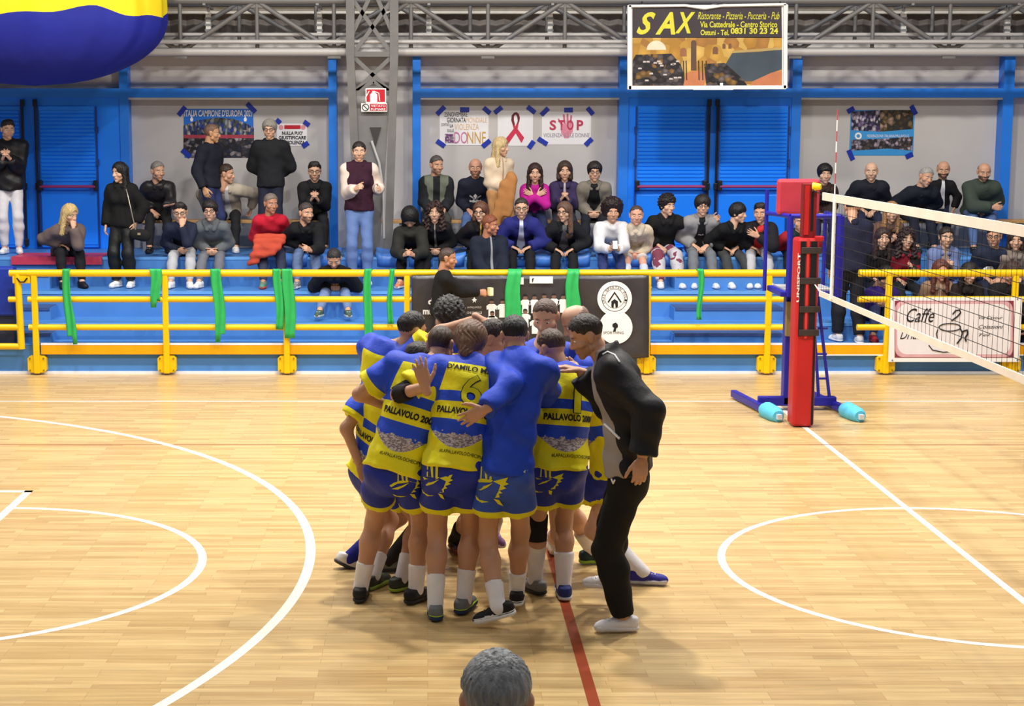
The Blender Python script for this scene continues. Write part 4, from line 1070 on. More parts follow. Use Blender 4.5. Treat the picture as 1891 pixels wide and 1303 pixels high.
def cloth_mat(c, rough=.85, pattern=None):
    k = ('cloth', c, rough, pattern)
    if k not in _FM:
        e = NX_('cloth'); n = e.noise(5); n2 = e.noise(9, 4, (1, 1, .55))
        d = tuple(int(v * .86) for v in c); u = tuple(min(255, int(v * 1.08 + 2)) for v in c)
        col = e.mix(n, d, u)
        if pattern:
            kind = pattern[0]
            arm, v, uu, fw, st = (e.attr(x) for x in ('arm', 'v', 'u', 'fw', 'st'))
            notarm = e.lt(arm, .5); absu = e.op('ABSOLUTE', uu)
            if kind == 'open':      # open jacket: inner garment shows between the fronts
                w = pattern[2] if len(pattern) > 2 else .055
                wid = e.op('ADD', e.mul(e.op('SUBTRACT', 1.0, v), w * .6), w * .5)
                col = e.mix(e.mul(e.mul(e.lt(absu, wid), e.gt(fw, .02)), notarm), col, pattern[1])
            elif kind == 'sleeves': col = e.mix(e.gt(arm, .5), col, pattern[1])
            elif kind == 'vest':    # inner dark front plus different sleeves
                col = e.mix(e.mul(e.mul(e.lt(absu, .05), e.gt(fw, .02)), notarm), col, pattern[2]); col = e.mix(e.gt(arm, .5), col, pattern[1])
            elif kind == 'yoke':    # upper half other colour
                col = e.mix(e.mul(e.gt(v, pattern[2]), notarm), col, pattern[1])
            elif kind == 'blotch':
                col = e.mix(e.gt(e.noise(pattern[2], 4), .5), col, pattern[1])
            elif kind == 'lower': col = e.mix(e.mul(e.gt(absu, pattern[2]), notarm), col, pattern[1])
        _FM[k] = e.done(col, rough, n2, .5)
    return _FM[k]
JB, JY = (30, 60, 190), (218, 208, 10)
def jersey_mat():
    k = 'jersey'
    if k not in _FM:
        e = NX_('jersey'); arm, v, uu, fw, st = (e.attr(x) for x in ('arm', 'v', 'u', 'fw', 'st'))
        absu = e.op('ABSOLUTE', uu); notarm = e.lt(arm, .5); n2 = e.noise(10, 4)
        col = e.mix(e.noise(4), (24, 62, 190), (34, 80, 222))
        yel = e.mix(e.noise(4), (224, 214, 8), (240, 230, 24))
        wyoke = e.op('ADD', e.mul(e.op('SUBTRACT', v, .72), -.12), .155)
        col = e.mix(e.mul(e.mul(e.gt(v, .70), e.lt(absu, wyoke)), notarm), col, yel)
        col = e.mix(e.mul(e.between(v, .455, .60), notarm), col, yel)
        edge = e.op('ADD', e.mul(e.mul(uu, uu), 5.2), .19)
        g1 = e.noise(60, 4, (1, 1, 2)); grey = e.mix(e.gt(g1, .5), (196, 188, 196), (128, 118, 128))
        top = e.op('ADD', .33, e.mul(e.op('SUBTRACT', e.noise(26, 2), .5), .12))
        col = e.mix(e.mul(e.lt(v, top), notarm), col, grey)
        col = e.mix(e.mul(e.lt(v, edge), notarm), col, yel)
        col = e.mix(e.gt(v, .975), col, (26, 62, 190))
        col = e.mix(e.mul(e.gt(arm, .5), e.gt(st, .165)), col, yel)
        _FM[k] = e.done(col, .6, n2, .5, .35)
    return _FM[k]
def shorts_mat(c=(26, 44, 150), light=False):
    k = ('shorts', c)
    if k not in _FM:
        e = NX_('shorts'); lt_ = e.attr('lt'); n2 = e.noise(9, 4)
        col = e.mix(e.noise(4), tuple(int(v*.85) for v in c), tuple(min(255, int(v*1.1)) for v in c))
        col = e.mix(e.gt(lt_, .84), col, (220, 210, 16))
        _FM[k] = e.done(col, .6, n2, .5, .35)
    return _FM[k]
M_EYEW = mat((226, 222, 216), .3, var=0); M_IRIS = mat((40, 26, 18), .25, var=0)

# ---------------------------------------------------------------- skeleton and figure
ZUP = V3(0, 0, 1)
def fvec(deg): a = math.radians(deg); return V3(math.sin(a), math.cos(a), 0)
def rvec(deg): a = math.radians(deg); return V3(math.cos(a), -math.sin(a), 0)
def ik(a, t, l1, l2, hint):
    d = t - a; L = np.linalg.norm(d); mx = (l1 + l2) * .995
    if L > mx: t = a + d / L * mx; L = mx; d = t - a
    if L < abs(l1 - l2) * 1.05 + .02: L2 = abs(l1 - l2) * 1.05 + .02; t = a + nrm(d) * L2; L = L2; d = t - a
    x = (l1*l1 - l2*l2 + L*L) / (2 * L); hgt = math.sqrt(max(l1*l1 - x*x, 0)); dn = d / L
    hv = hint - dn * (hint @ dn); hv = nrm(hv)
    return a + dn * x + hv * hgt, t
class Fig: pass
def skel(P0, P2, face, k=1.0, tw=0, fem=False, bulge=.02, headyaw=None, headpitch=0, headroll=0, headoff=None, hs=1.0, roll=0):
    s = Fig(); s.P0, s.P2, s.k, s.face = V3(P0), V3(P2), k, face
    up = nrm(s.P2 - s.P0); fv = fvec(face + tw); s.f = nrm(fv - up * (fv @ up)); s.r = np.cross(s.f, up); s.up = up
    if roll: c, n = math.cos(math.radians(roll)), math.sin(math.radians(roll)); s.r, _ = nrm(s.r * c + up * n), 0
    s.P1 = (s.P0 + s.P2) / 2 - s.f * bulge * k
    s.sw = (.15 if fem else .172) * k; s.hw = .082 * k; s.fem = fem
    s.pf, s.pr = fvec(face), rvec(face)
    s.sh = {-1: s.P2 - s.r * s.sw - up * .045 * k, 1: s.P2 + s.r * s.sw - up * .045 * k}
    s.hip = {-1: s.P0 - s.pr * s.hw - up * .02, 1: s.P0 + s.pr * s.hw - up * .02}
    y = face if headyaw is None else headyaw
    hf = fvec(y); p = math.radians(headpitch); hfw = hf * math.cos(p) - ZUP * math.sin(p); hup = ZUP * math.cos(p) + hf * math.sin(p)
    hr = np.cross(hfw, hup)
    if headroll:
        q = math.radians(headroll); hr, hup = hr * math.cos(q) - hup * math.sin(q), hup * math.cos(q) + hr * math.sin(q)
    s.hR = np.stack([hr, hfw, hup], 1); s.hs = hs
    s.head = V3(headoff) if headoff is not None else s.P2 + up * .10 * k + hup * .095 * hs + hfw * .03
    s.knee, s.ank, s.toe, s.elb, s.wri, s.hdir, s.pn, s.hk = {}, {}, {}, {}, {}, {}, {}, {}
    return s
def legs(s, ankL, ankR, hintL=None, hintR=None, toeL=0, toeR=0, pitchL=0, pitchR=0):
    for sd, a, h, ty, tp in ((-1, ankL, hintL, toeL, pitchL), (1, ankR, hintR, toeR, pitchR)):
        h = s.pf + ZUP * .2 + s.pr * sd * .12 if h is None else V3(h)
        s.knee[sd], s.ank[sd] = ik(s.hip[sd], V3(a), .435 * s.k, .415 * s.k, h)
        s.toe[sd] = (s.face + ty, tp)
def arm(s, sd, t, hint=None, kind='relax', hdir=None, pn=None):
    h = (-s.f * .6 - ZUP * .8 + s.r * sd * .28) if hint is None else V3(hint)
    s.elb[sd], s.wri[sd] = ik(s.sh[sd], V3(t), .285 * s.k, .255 * s.k, h)
    s.hdir[sd] = nrm(s.wri[sd] - s.elb[sd]) if hdir is None else nrm(V3(hdir))
    s.pn[sd] = nrm(-s.r * sd * .8 - ZUP * .3) if pn is None else nrm(V3(pn)); s.hk[sd] = kind
def torso(s, e=0.0, low=.10, lowr=0.0, fat=1.0):
    k = s.k; f = s.f; wr = .93 if s.fem else 1.0
    L = [prim(s.P0 - s.up * .02 * k, s.P1, (.155 if s.fem else .148) * k * fat + e, .142 * k * wr * fat + e, f, .72),
         prim(s.P1, s.P2 - s.up * .12 * k, .142 * k * wr * fat + e, .168 * k * wr + e, f, .66),
         prim(s.sh[-1] + s.r * .03, s.sh[1] - s.r * .03, .062 * k + e, .062 * k + e), prim(s.P2 - s.up * .12 * k, s.P2 - s.up * .03 * k, .12 * k + e, .075 * k + e, f, .8)]
    if low: L.append(prim(s.P0, s.P0 - s.up * low, .15 * k * fat + e, .16 * k * fat + e + lowr, f, .74))
    if s.fem: L += [prim(s.P1 + s.up * .07 * k + s.r * q * .065 * k + f * .075 * k, s.P1 + s.up * .07 * k + s.r * q * .065 * k + f * .075 * k, .062 * k + e, .062 * k + e) for q in (-1, 1)]
    return L
def armp(s, sd, e0, e1, upto=2.0):
    """upto: 0..1 upper arm, 1..2 forearm"""
    k = s.k; a, b, c = s.sh[sd], s.elb[sd], s.wri[sd]; L = []
    if upto <= 1:
        d = nrm(b - a); p = a + (b - a) * upto
        return [prim(a, p + d * .05, .056 * k + e0, .052 * k + e1, None, 1, [(p, d)])]
    L.append(prim(a, b, .056 * k + e0, .043 * k + (e0 + e1) / 2))
    d = nrm(c - b); t = min(upto - 1, 1.0); p = b + (c - b) * t
    L.append(prim(b, p + d * .03, .043 * k + (e0 + e1) / 2, .031 * k + e1, None, 1, [(p, d)]))
    return L
def legp(s, sd, e0, e1, upto=2.0):
    k = s.k; a, b, c = s.hip[sd], s.knee[sd], s.ank[sd]; L = []
    if upto <= 1:
        d = nrm(b - a); p = a + (b - a) * upto
        return [prim(a, p + d * .06, .080 * k + e0, .064 * k + e1, None, 1, [(p, d)])]
    L.append(prim(a, b, .080 * k + e0, .054 * k + e1)); m = b + (c - b) * .32 - s.pf * .012
    d = nrm(c - b); t = min(upto - 1, 1.0); p = b + (c - b) * t
    L += [prim(b, m, .052 * k + e1, .058 * k + e1), prim(m, p + d * .04, .058 * k + e1, .035 * k + e1, None, 1, [(p, d)])]
    return L
def chain(P, pts):
    """arc-length coordinate along a polyline (extended at both ends), nearest segment"""
    best = None; acc = 0.0
    for i in range(len(pts) - 1):
        a, b = pts[i], pts[i+1]; L = np.linalg.norm(b - a); d = (b - a) / L
        t = (P - a) @ d
        tc = t if (i == 0 and len(pts) == 2) else np.clip(t, -1e9 if i == 0 else 0, L if i < len(pts) - 2 else 1e9)
        q = P - a - np.clip(tc, 0, L)[:, None] * d; dd = np.einsum('ij,ij->i', q, q)
        val = acc + tc
        if best is None: best, bd = val, dd
        else: m = dd < bd; best = np.where(m, val, best); bd = np.minimum(bd, dd)
        acc += L
    return best
def body_frame(R, o, parts, sc, base, mirror=False):
    pass
def make_person(s, label, base, tone=(196,150,122), hair=('short',(40,30,26)), beard=0, glasses=False, top=None, bottom=None, shoes=None, socks=None, res=.02, group=None, extra=None, cat='person', name='person'):
    """top / bottom: dicts; everything is a child of the body mesh"""
    base = V3(base); hairc = hair[1] if hair else (60, 46, 40)
    k = s.k
    # ---- body
    P = torso(s, -.012, 0) + [prim(s.hip[-1], s.hip[1], .082 * k, .082 * k, s.f, .95)]
    P += [prim(s.P2 - s.up * .03 * k, s.head - s.hR[:, 2] * .07 * s.hs - s.hR[:, 1] * .02, .062 * k, .052 * s.hs)]
    for sd in (-1, 1):
        P += armp(s, sd, -.006, -.002) + legp(s, sd, -.004, 0.0)
        t = s.toe[sd]; tf = fvec(t[0]); tc, ts = math.cos(math.radians(t[1])), math.sin(math.radians(t[1])); P.append(prim(s.ank[sd], s.ank[sd] + (tf * tc - ZUP * ts) * .09 - (ZUP * tc + tf * ts) * .052, .03, .022))
    V, Q = sdf(P, res, .035)
    lists = [(V, Q, 0, {})]
    for (v, q, mi, a) in HEADT: lists.append(((v * s.hs) @ s.hR.T + s.head, q, mi, a))
    for sd in (-1, 1):
        v, q = HANDT[s.hk[sd]]; y = s.hdir[sd]; z = -s.pn[sd]; z = nrm(z - y * (z @ y)); x = np.cross(y, z)
        vv = v * V3(sd, 1, 1) if sd == -1 else v
        qq = q[:, ::-1] if sd == -1 else q
        sc = .98 * (k ** .5) * (.93 if s.fem else 1.03)
        lists.append(((vv * sc) @ np.stack([x, y, z], 0) + s.wri[sd], qq, 0, {}))
    n = 0; VV, QQ, MI, AT = [], [], [], {'lip': [], 'brow': [], 'beard': []}
    for v, q, mi, a in lists:
        VV.append(v); QQ.append(q + n); MI.append(np.full(len(q), mi)); n += len(v)
        for key in AT: AT[key].append(a.get(key, np.zeros(len(v))))
    me = np_mesh(np.concatenate(VV) - base, np.concatenate(QQ), [skin_mat(tone, hairc, beard), M_EYEW, M_IRIS], {a: np.concatenate(b) for a, b in AT.items()}, np.concatenate(MI))
    ob = link_obj(name, me, None, Vector(base)); tag(ob, label, cat, group)
    MX = Matrix([list(s.hR[i] * s.hs) + [s.head[i] - base[i]] for i in range(3)] + [[0, 0, 0, 1]])
    if hair and hair[0]:
        h = link_obj('hair' if hair[0] not in ('hood',) else 'hood', hair_mesh(hair[0]), ob); h.matrix_local = MX; slot(h, hair_mat(hair[1]))
    if glasses:
        g = link_obj('glasses', GLASS, ob); g.matrix_local = MX
    s.MX = MX; s.ob = ob; s.base = base
    # ---- top
    tp = dict(col=(40,40,46), sleeve=1.97, hem=.12, e=.016, name='jacket', m=None, low=0, collar=True); tp.update(top or {})
    e = tp['e']; hem = tp['hem']
    P = torso(s, e, hem + .05, tp.get('flare', 0), tp.get('fat', 1.0)); nT = len(P)
    for sd in (-1, 1): P += armp(s, sd, e + .004, e + tp.get('cuff', .006), tp['sleeve'])
    if tp['collar']: P.append(prim(s.P2 - s.up * .03, s.P2 + s.up * tp.get('ch', .03) + s.f * .012, .078 * k + e * .5, .068 * k + e * .3)); 
    hemc = s.P0 - s.up * hem
    tr = tp.get('res', res)
    nc = (s.P2 + s.up * (tp.get('ch', .03) + .035), nrm(s.up + s.f * .35))
    P = [(q[0], q[1], q[2], q[3], q[4], q[5], q[6] + ([(hemc, -s.up), nc] if (i < nT or i == len(P) - 1) else [])) for i, q in enumerate(P)]
    sd0 = float(base[0] * 7 + base[1]); fa = tp.get('fold', .0045)
    def folds(X):
        q = X - s.P0; z_ = q @ s.up; x_ = q @ s.r; y_ = q @ s.f
        w1 = np.abs(np.sin(z_ * 15 + 2.2 * np.sin(x_ * 9 + sd0) + 1.3 * np.sin(y_ * 8 + sd0 * 2)))
        w2 = np.abs(np.sin(x_ * 17 + z_ * 9 + 1.7 * np.sin(z_ * 11 - sd0)))
        return fa * (w1 + .7 * w2 - 1.1)
    V, Q = sdf(P, tr, tp.get('k', .03), noise=tp.get('wr', .004), seed=sd0, noisefn=folds)
    pts = [s.P0, s.P1, s.P2]; Ls = sum(np.linalg.norm(pts[i+1] - pts[i]) for i in range(2))
    sv = chain(V, pts); v_ = (sv + hem) / (Ls + hem)
    C = s.P0 + np.clip(sv, -.3, Ls)[:, None] * s.up
    dT = np.min([pdist(V, p) for p in P[:nT]], 0); dA = np.min([pdist(V, p) for sd in (-1, 1) for p in armp(s, sd, e, e + .006, tp['sleeve'])], 0)
    dL = [np.linalg.norm(V - s.elb[sd], axis=1) for sd in (-1, 1)]
    sts = []
    for sd in (-1, 1): sts.append(chain(V, [s.sh[sd], s.elb[sd], s.wri[sd]]))
    st = np.where(dL[0] < dL[1], sts[0], sts[1])
    armv = 1 / (1 + np.exp(np.clip((dA - dT) / .006, -30, 30)))
    m = tp['m'] or cloth_mat(tp['col'], tp.get('rough', .85), tp.get('pattern'))
    me = np_mesh(V - base, Q, [m], dict(v=v_, u=(V - C) @ s.r, fw=(V - C) @ s.f, arm=armv, st=st))
    s.top = link_obj(tp['name'], me, ob); s.topVQ = (V, Q); s.vlen = (Ls, hem)
    if tp['name'] in ('hoodie', 'jacket', 'coat', 'varsity_jacket', 'tracksuit_top') and not (hair and hair[0] == 'hood'):
        hc = link_obj('hood_collar' if tp['name'] == 'hoodie' else 'collar', hair_mesh('hooddown'), s.top); NMx = Matrix([list(v_) for v_ in np.concatenate([np.stack([s.r, s.f, s.up], 1) * s.hs * (1.0 if tp['name'] == 'hoodie' else .9), (s.P2 + s.up * .19 * s.hs * (1.0 if tp['name'] == 'hoodie' else .88) + s.f * .03 - base)[:, None]], 1)] + [[0, 0, 0, 1]])
        hc.matrix_local = NMx; slot(hc, cloth_mat(tuple(int(v_ * .92) for v_ in tp['col']), .85))
    # ---- bottom
    bt = dict(col=(50,60,90), upto=1.95, e=.012, e1=.014, name='trousers', m=None); bt.update(bottom or {})
    P = [prim(s.P0 + s.up * .08 * k, s.P0 - s.up * .04 * k, .128 * k + bt['e'], .132 * k + bt['e'], s.f, .74, [(s.P0 + s.up * .14, s.up)]), prim(s.hip[-1], s.hip[1], .086 * k + bt['e'], .086 * k + bt['e'], s.f, .98)]
    for sd in (-1, 1): P += legp(s, sd, bt['e'], bt['e1'], bt['upto'])
    V, Q = sdf(P, bt.get('res', res), .03, noise=bt.get('wr', .003), seed=float(base[0] * 5))
    dL = [np.min([pdist(V, p) for p in legp(s, sd, 0, 0, bt['upto'])], 0) for sd in (-1, 1)]
    ls = [chain(V, [s.hip[sd], s.knee[sd], s.ank[sd]]) for sd in (-1, 1)]
    tot = [np.linalg.norm(s.knee[sd] - s.hip[sd]) * min(bt['upto'], 1) + np.linalg.norm(s.ank[sd] - s.knee[sd]) * max(0, bt['upto'] - 1) for sd in (-1, 1)]
    lt_ = np.where(dL[0] < dL[1], ls[0] / tot[0], ls[1] / tot[1])
    m = bt['m'] or cloth_mat(bt['col'], bt.get('rough', .85), bt.get('pattern'))
    me = np_mesh(V - base, Q, [m], dict(lt=lt_, v=lt_, u=(V - s.P0) @ s.r, fw=(V - s.P0) @ s.f, arm=lt_ * 0, st=lt_))
    s.bot = link_obj(bt['name'], me, ob); s.botVQ = (V, Q)
    # ---- socks
    if socks:
        for sd in (-1, 1):
            col, lo_ = socks if not isinstance(socks, dict) else socks[sd]
            c = s.ank[sd]; b = s.knee[sd]; d = nrm(b - c); p = c + d * lo_
            V, Q = sdf([prim(c - d * .02, p + d * .03 - s.pf * .008, .044 * k, (.058 if lo_ < .2 else .07) * k, None, 1, [(p, d)]), prim(c, c - (ZUP * math.cos(math.radians(s.toe[sd][1])) + fvec(s.toe[sd][0]) * math.sin(math.radians(s.toe[sd][1]))) * .045 + fvec(s.toe[sd][0]) * .02, .036, .03)], .012, .03)
            link_obj('sock', np_mesh(V - base, Q, [cloth_mat(col, .9)]), ob)
    # ---- shoes
    sh = shoes if isinstance(shoes, dict) else {-1: shoes, 1: shoes}
    for sd in (-1, 1):
        if not sh[sd]: continue
        ty, tpch = s.toe[sd]; R = Matrix.Rotation(-math.radians(ty), 4, 'Z') @ Matrix.Rotation(-math.radians(tpch), 4, 'X')
        piv = Vector((0, .12, .0))
        c = Vector(s.ank[sd] - base) + Vector((0, 0, -.085))
        M = Matrix.Translation(c) @ R @ Matrix.Diagonal((1.03, 1.02, 1.0, 1))
        if tpch: M = Matrix.Translation(Vector(s.ank[sd] - base)) @ R @ Matrix.Translation((0, 0, -.085))
        o = link_obj('shoe', SHOET[0], ob); o.matrix_local = M; slot(o, cloth_mat(sh[sd][0], .6))
        o2 = link_obj('sole', SHOET[1], o); slot(o2, cloth_mat(sh[sd][1], .6))
        if len(sh[sd]) > 3:
            o4 = link_obj('sole_stripe', SHOET[1], o); slot(o4, cloth_mat(sh[sd][3], .6)); o4.matrix_local = Matrix.Translation((0, 0, .028)) @ Matrix.Diagonal((.99, .985, .45, 1))
        if len(sh[sd]) > 4:
            pts = [(-.02,.052),(-.01,.04),(.012,.034),(.05,.048),(.085,.072),(.05,.056),(.02,.046),(.0,.05)]
            mb = MB(); mb.add([(-.046 + .15 * max(0, yy - .03) * .3, .075 - yy, zz) for yy, zz in pts] + [(-.040 + .15 * max(0, yy - .03) * .3, .075 - yy, zz) for yy, zz in pts], [tuple(range(8)), tuple(range(15, 7, -1))])
            me = mb.mesh((0, 0, 0)); me.materials.append(cloth_mat(sh[sd][4], .5)); link_obj('side_mark', me, o)
        o3 = link_obj('laces', SHOET[2], o); slot(o3, cloth_mat(sh[sd][2] if len(sh[sd]) > 2 else sh[sd][1], .8))
    return ob
def print_on(s, which, txt, u, v, width, height, col, bold=0, shear=0, front=False, lift=.004, name='lettering', cuts=0):
    """lettering projected on the back (or chest) of a garment; u lateral metres, v 0 hem .. 1 neck"""
    V, Q = s.topVQ if which == 'top' else s.botVQ
    me = text_mesh(txt, 1.0, bold, shear) if isinstance(txt, str) else txt
    co = np.array([p.co[:] for p in me.vertices]); lo = co.min(0); hi = co.max(0); c = (lo + hi) / 2; sz = np.maximum(hi - lo, 1e-4)
    if cuts:
        bm = bmesh.new(); bm.from_mesh(me); bmesh.ops.subdivide_edges(bm, edges=bm.edges[:], cuts=cuts); bmesh.ops.triangulate(bm, faces=bm.faces[:]); bm.to_mesh(me); bm.free()
    if not hasattr(s, 'bvh'): s.bvh = {}
    if which not in s.bvh: s.bvh[which] = BVHTree.FromPolygons([Vector(p) for p in V], [tuple(int(i) for i in q) for q in Q])
    bv = s.bvh[which]; Ls, hem = s.vlen
    sg = -1 if front else 1; ff = s.f * (-1 if front else 1)
    if which == 'top': O = s.P0 + s.up * (v * (Ls + hem) - hem); U = s.up; Rr = s.r
    else: O = s.P0 - ZUP * v; U = ZUP; Rr = s.pr; ff = s.pf * (-1 if front else 1)
    keep = True
    for p in me.vertices:
        a = (p.co.x - c[0]) / sz[0] * width + u; b = (p.co.y - c[1]) / sz[1] * height
        q = O + Rr * sg * a + U * b
        hit = bv.ray_cast(Vector(q - ff * .6), Vector(ff))
        h = hit[0] if hit[0] is not None else bv.find_nearest(Vector(q - ff * .1))[0]
        p.co = h - Vector(ff) * lift - Vector(s.base)
    me.materials.clear(); me.materials.append(cloth_mat(col, .7)); me.update()
    return link_obj(name, me, s.top if which == 'top' else s.bot)
def poly_mesh(polys):
    me = bpy.data.meshes.new('p'); vs = []; fs = []
    for pl in polys: fs.append(tuple(range(len(vs), len(vs) + len(pl)))); vs += [(x, y, 0) for x, y in pl]
    me.from_pydata(vs, [], fs); return me
# ================================================================== THE HUDDLE
A = lambda px, py, D: V3(at(px, py, D))
def gnd(px, py, dz=.085, dy=.0): p = ground(px, py); return V3(p.x, p.y + dy, dz)
SK1, SK2, SK3 = (206, 158, 130), (190, 142, 114), (214, 170, 144)
RH = .0135
JER = lambda **k: dict(dict(m=jersey_mat(), sleeve=.72, hem=.03, e=.03, name='jersey', flare=.03, cuff=.018, res=.012, wr=.006, collar=True, ch=.012), **k)
SHO = lambda c=(26, 44, 150), **k: dict(dict(m=shorts_mat(c), upto=.60, e=.014, e1=.05, name='shorts', res=.013, wr=.005), **k)
BLKSHOE = ((28,28,32),(44,44,48),(150,150,156)); 
def band(s, sd, a, b, r, col, name, res=.01, ra=None):
    V, Q = sdf([prim(a, b, r, r if ra is None else ra, None, 1, [(V3(b), nrm(V3(b) - V3(a))), (V3(a), nrm(V3(a) - V3(b)))])], res, .02)
    return link_obj(name, np_mesh(V - s.base, Q, [cloth_mat(col, .85)]), s.ob)
def wing_mark(s, u, v, sc=1.0, col=(222, 214, 40)):
    """printed hip emblem: three bars, a claw and a feathered wing"""
    polys = [[(-.028,.05),(-.022,.05),(-.024,0),(-.03,0)], [(-.012,.05),(.0,.05),(.002,0),(-.006,0)], [(.012,.05),(.024,.05),(.022,0),(.012,0)],
             [(-.06,-.03),(-.03,-.012),(.02,-.006),(.03,.004),(-.02,.004),(-.05,-.008),(-.07,-.022)], [(-.06,-.04),(-.01,-.024),(.03,-.006),(.0,-.03),(-.03,-.045)],
             [(.03,.0),(.09,.02),(.08,.0),(.092,-.006),(.07,-.016),(.082,-.024),(.056,-.034),(.066,-.044),(.04,-.052),(.05,-.064),(.028,-.07),(.05,-.04),(.06,-.012)],
             [(.02,-.075),(.04,-.08),(.045,-.11),(.03,-.1)], [(-.06,-.07),(-.04,-.085),(.0,-.09),(-.03,-.096),(-.055,-.086)]]
    polys = [[(x * sc, y * sc) for x, y in p] for p in polys]
    me = poly_mesh(polys); co = np.array([v_.co[:] for v_ in me.vertices]); sz = co.max(0) - co.min(0)
    print_on(s, 'bot', me, u, v, sz[0], sz[1], col, lift=.004, name='hip_emblem')
def jersey_print(s, name, num, nu=0.04, skip_low=False, nw=.135):
    if name: print_on(s, 'top', name, .0, .94, .026 * len(name), .034, (24, 24, 40), .03)
    if num:
        print_on(s, 'top', num, nu, .735, nw, .205, (24, 40, 70), .03, cuts=5, lift=.006, name='number_outline'); print_on(s, 'top', num, nu, .735, nw - .012, .195, (222, 214, 16), .012, cuts=5, lift=.010, name='number')
    print_on(s, 'top', 'PALLAVOLO 2000', .02, .525, .34, .044, (26, 24, 40), .04, lift=.005)
    if not skip_low: print_on(s, 'top', '#LAPALLAVOLOCHECIPIACE', .06, .135, .30, .024, (60, 56, 20), .01, lift=.005)

# --- player with number 6
s = skel(A(838, 858, 9.92), A(868, 676, 10.12), 8, 1.1, headyaw=14, headpitch=28, headoff=A(868, 634, 10.2), hs=1.02)
legs(s, gnd(804, 1146, .09, .05), gnd(857, 1134, .09, .05), toeL=-12, toeR=14)
arm(s, -1, A(786, 714, 9.82), (-.75, -1, -.45), 'flat', hdir=(-.28, .1, 1), pn=(0, 1, .1)); arm(s, 1, A(945, 690, 10.4), (.4, -.2, -1))
make_person(s, 'player number 6 in yellow and blue jersey seen from behind, floppy brown hair', gnd(830, 1140, 0), SK2, ('floppy', (96, 70, 52)), top=JER(), bottom=SHO(), shoes=((112,116,118),(36,52,84),(150,150,150),(176,214,50)), socks=((236,232,236), .19), res=RH)
jersey_print(s, "D'AMILO M.", '6', .05); wing_mark(s, -.1, .1, 1.4)
print_on(s, 'bot', '#INTRASFERTA TUTTI', .05, -.06, .26, .03, (226, 226, 200), .01)
band(s, -1, s.sh[-1] + (s.elb[-1] - s.sh[-1]) * .66, s.elb[-1] - (s.sh[-1] - s.elb[-1]) * .04, .058, (22, 20, 24), 'elbow_sleeve', ra=.06)
band(s, -1, s.elb[-1], s.elb[-1] + (s.wri[-1] - s.elb[-1]) * .42, .06, (22, 20, 24), 'elbow_sleeve', ra=.052)
for sd in (-1, 1):   # lime stripe on the heels
    pass
# --- player at the left leaning in
s = skel(A(730, 862, 10.05), A(786, 676, 10.18), 16, 1.08, headyaw=20, headpitch=24, headoff=A(813, 638, 10.32), hs=1.0)
legs(s, gnd(666, 1112, .09, .05), gnd(768, 1116, .09, .05), toeL=-10, toeR=22)
arm(s, -1, A(722, 752, 10.42), (-1, -.25, -.2), 'relax'); arm(s, 1, A(850, 690, 10.42), (.3, -.3, -1))
make_person(s, 'cropped hair player leaning right between number 6 and the far left player', gnd(716, 1115, 0), SK2, ('buzz', (58, 42, 34)), top=JER(), bottom=SHO(), shoes=BLKSHOE, socks=((236,228,230), .17), res=RH)
jersey_print(s, 'LEO', None); wing_mark(s, .1, .1, 1.2)
# --- player in the plain blue sweatshirt
s = skel(A(932, 866, 9.86), A(962, 664, 10.02), 26, 1.06, tw=8, headyaw=-6, headpitch=14, headoff=A(950, 622, 10.12), hs=1.0)
legs(s, A(919, 1117, 9.7), gnd(955, 1122, .09, .02), toeL=-112, toeR=-20, pitchL=17, hintL=(-.2, 1, .1))
arm(s, -1, A(896, 756, 9.66), (.75, -1, -.1), 'flat', hdir=(-1, .15, -.55), pn=(.1, 1, .0)); arm(s, 1, A(1010, 760, 10.5), (.1, .2, -1))
make_person(s, 'player in a plain blue sweatshirt with his hand on the back of number 6', gnd(935, 1135, 0), SK2, ('short', (22, 20, 24)), top=dict(col=(26, 66, 196), hem=.03, e=.024, name='sweatshirt', res=.012, wr=.008, rough=.65, cuff=.012), bottom=SHO((44, 78, 176)), shoes=((22,22,24),(232,232,236),(60,60,64),(226,226,230),(236,236,240)), socks=((236,232,238), .15), res=RH)
wing_mark(s, -.05, .1, 1.6); print_on(s, 'bot', '#INTRASFERTA', .13, -.03, .15, .028, (226, 226, 190), .01)
sw = poly_mesh([[(0,.0),(.012,.006),(.03,.0),(.06,-.028),(.1,-.07),(.05,-.045),(.022,-.03),(.006,-.028),(-.004,-.016)]])
# --- player 1x behind the coach's arm
s = skel(A(1032, 858, 10.2), A(1040, 688, 10.34), -12, 1.03, headyaw=-38, headpitch=22, headoff=A(1020, 645, 10.42), hs=.98)
legs(s, gnd(989, 1098, .09, .04), gnd(1042, 1108, .09, .05), toeL=-20, toeR=8)
arm(s, -1, A(975, 735, 10.55), (-.4, -.3, -1)); arm(s, 1, A(1100, 720, 10.6), (.5, -.1, -1))
make_person(s, 'player with short brown hair and a black knee pad beside the coach', gnd(1018, 1104, 0), SK2, ('short', (64, 46, 36)), beard=.3, top=JER(), bottom=SHO(), shoes={-1: ((120,116,116),(40,38,40)), 1: ((38,50,118),(206,206,214))}, socks={-1: ((232,226,224), .29), 1: ((236,232,236), .22)}, res=RH)
jersey_print(s, None, '1', .06, nw=.06); wing_mark(s, -.1, .09, 1.2)
band(s, -1, s.knee[-1] - V3(0,0,.13), s.knee[-1] + V3(0,0,.05), .069, (22, 20, 24), 'knee_pad', ra=.076)
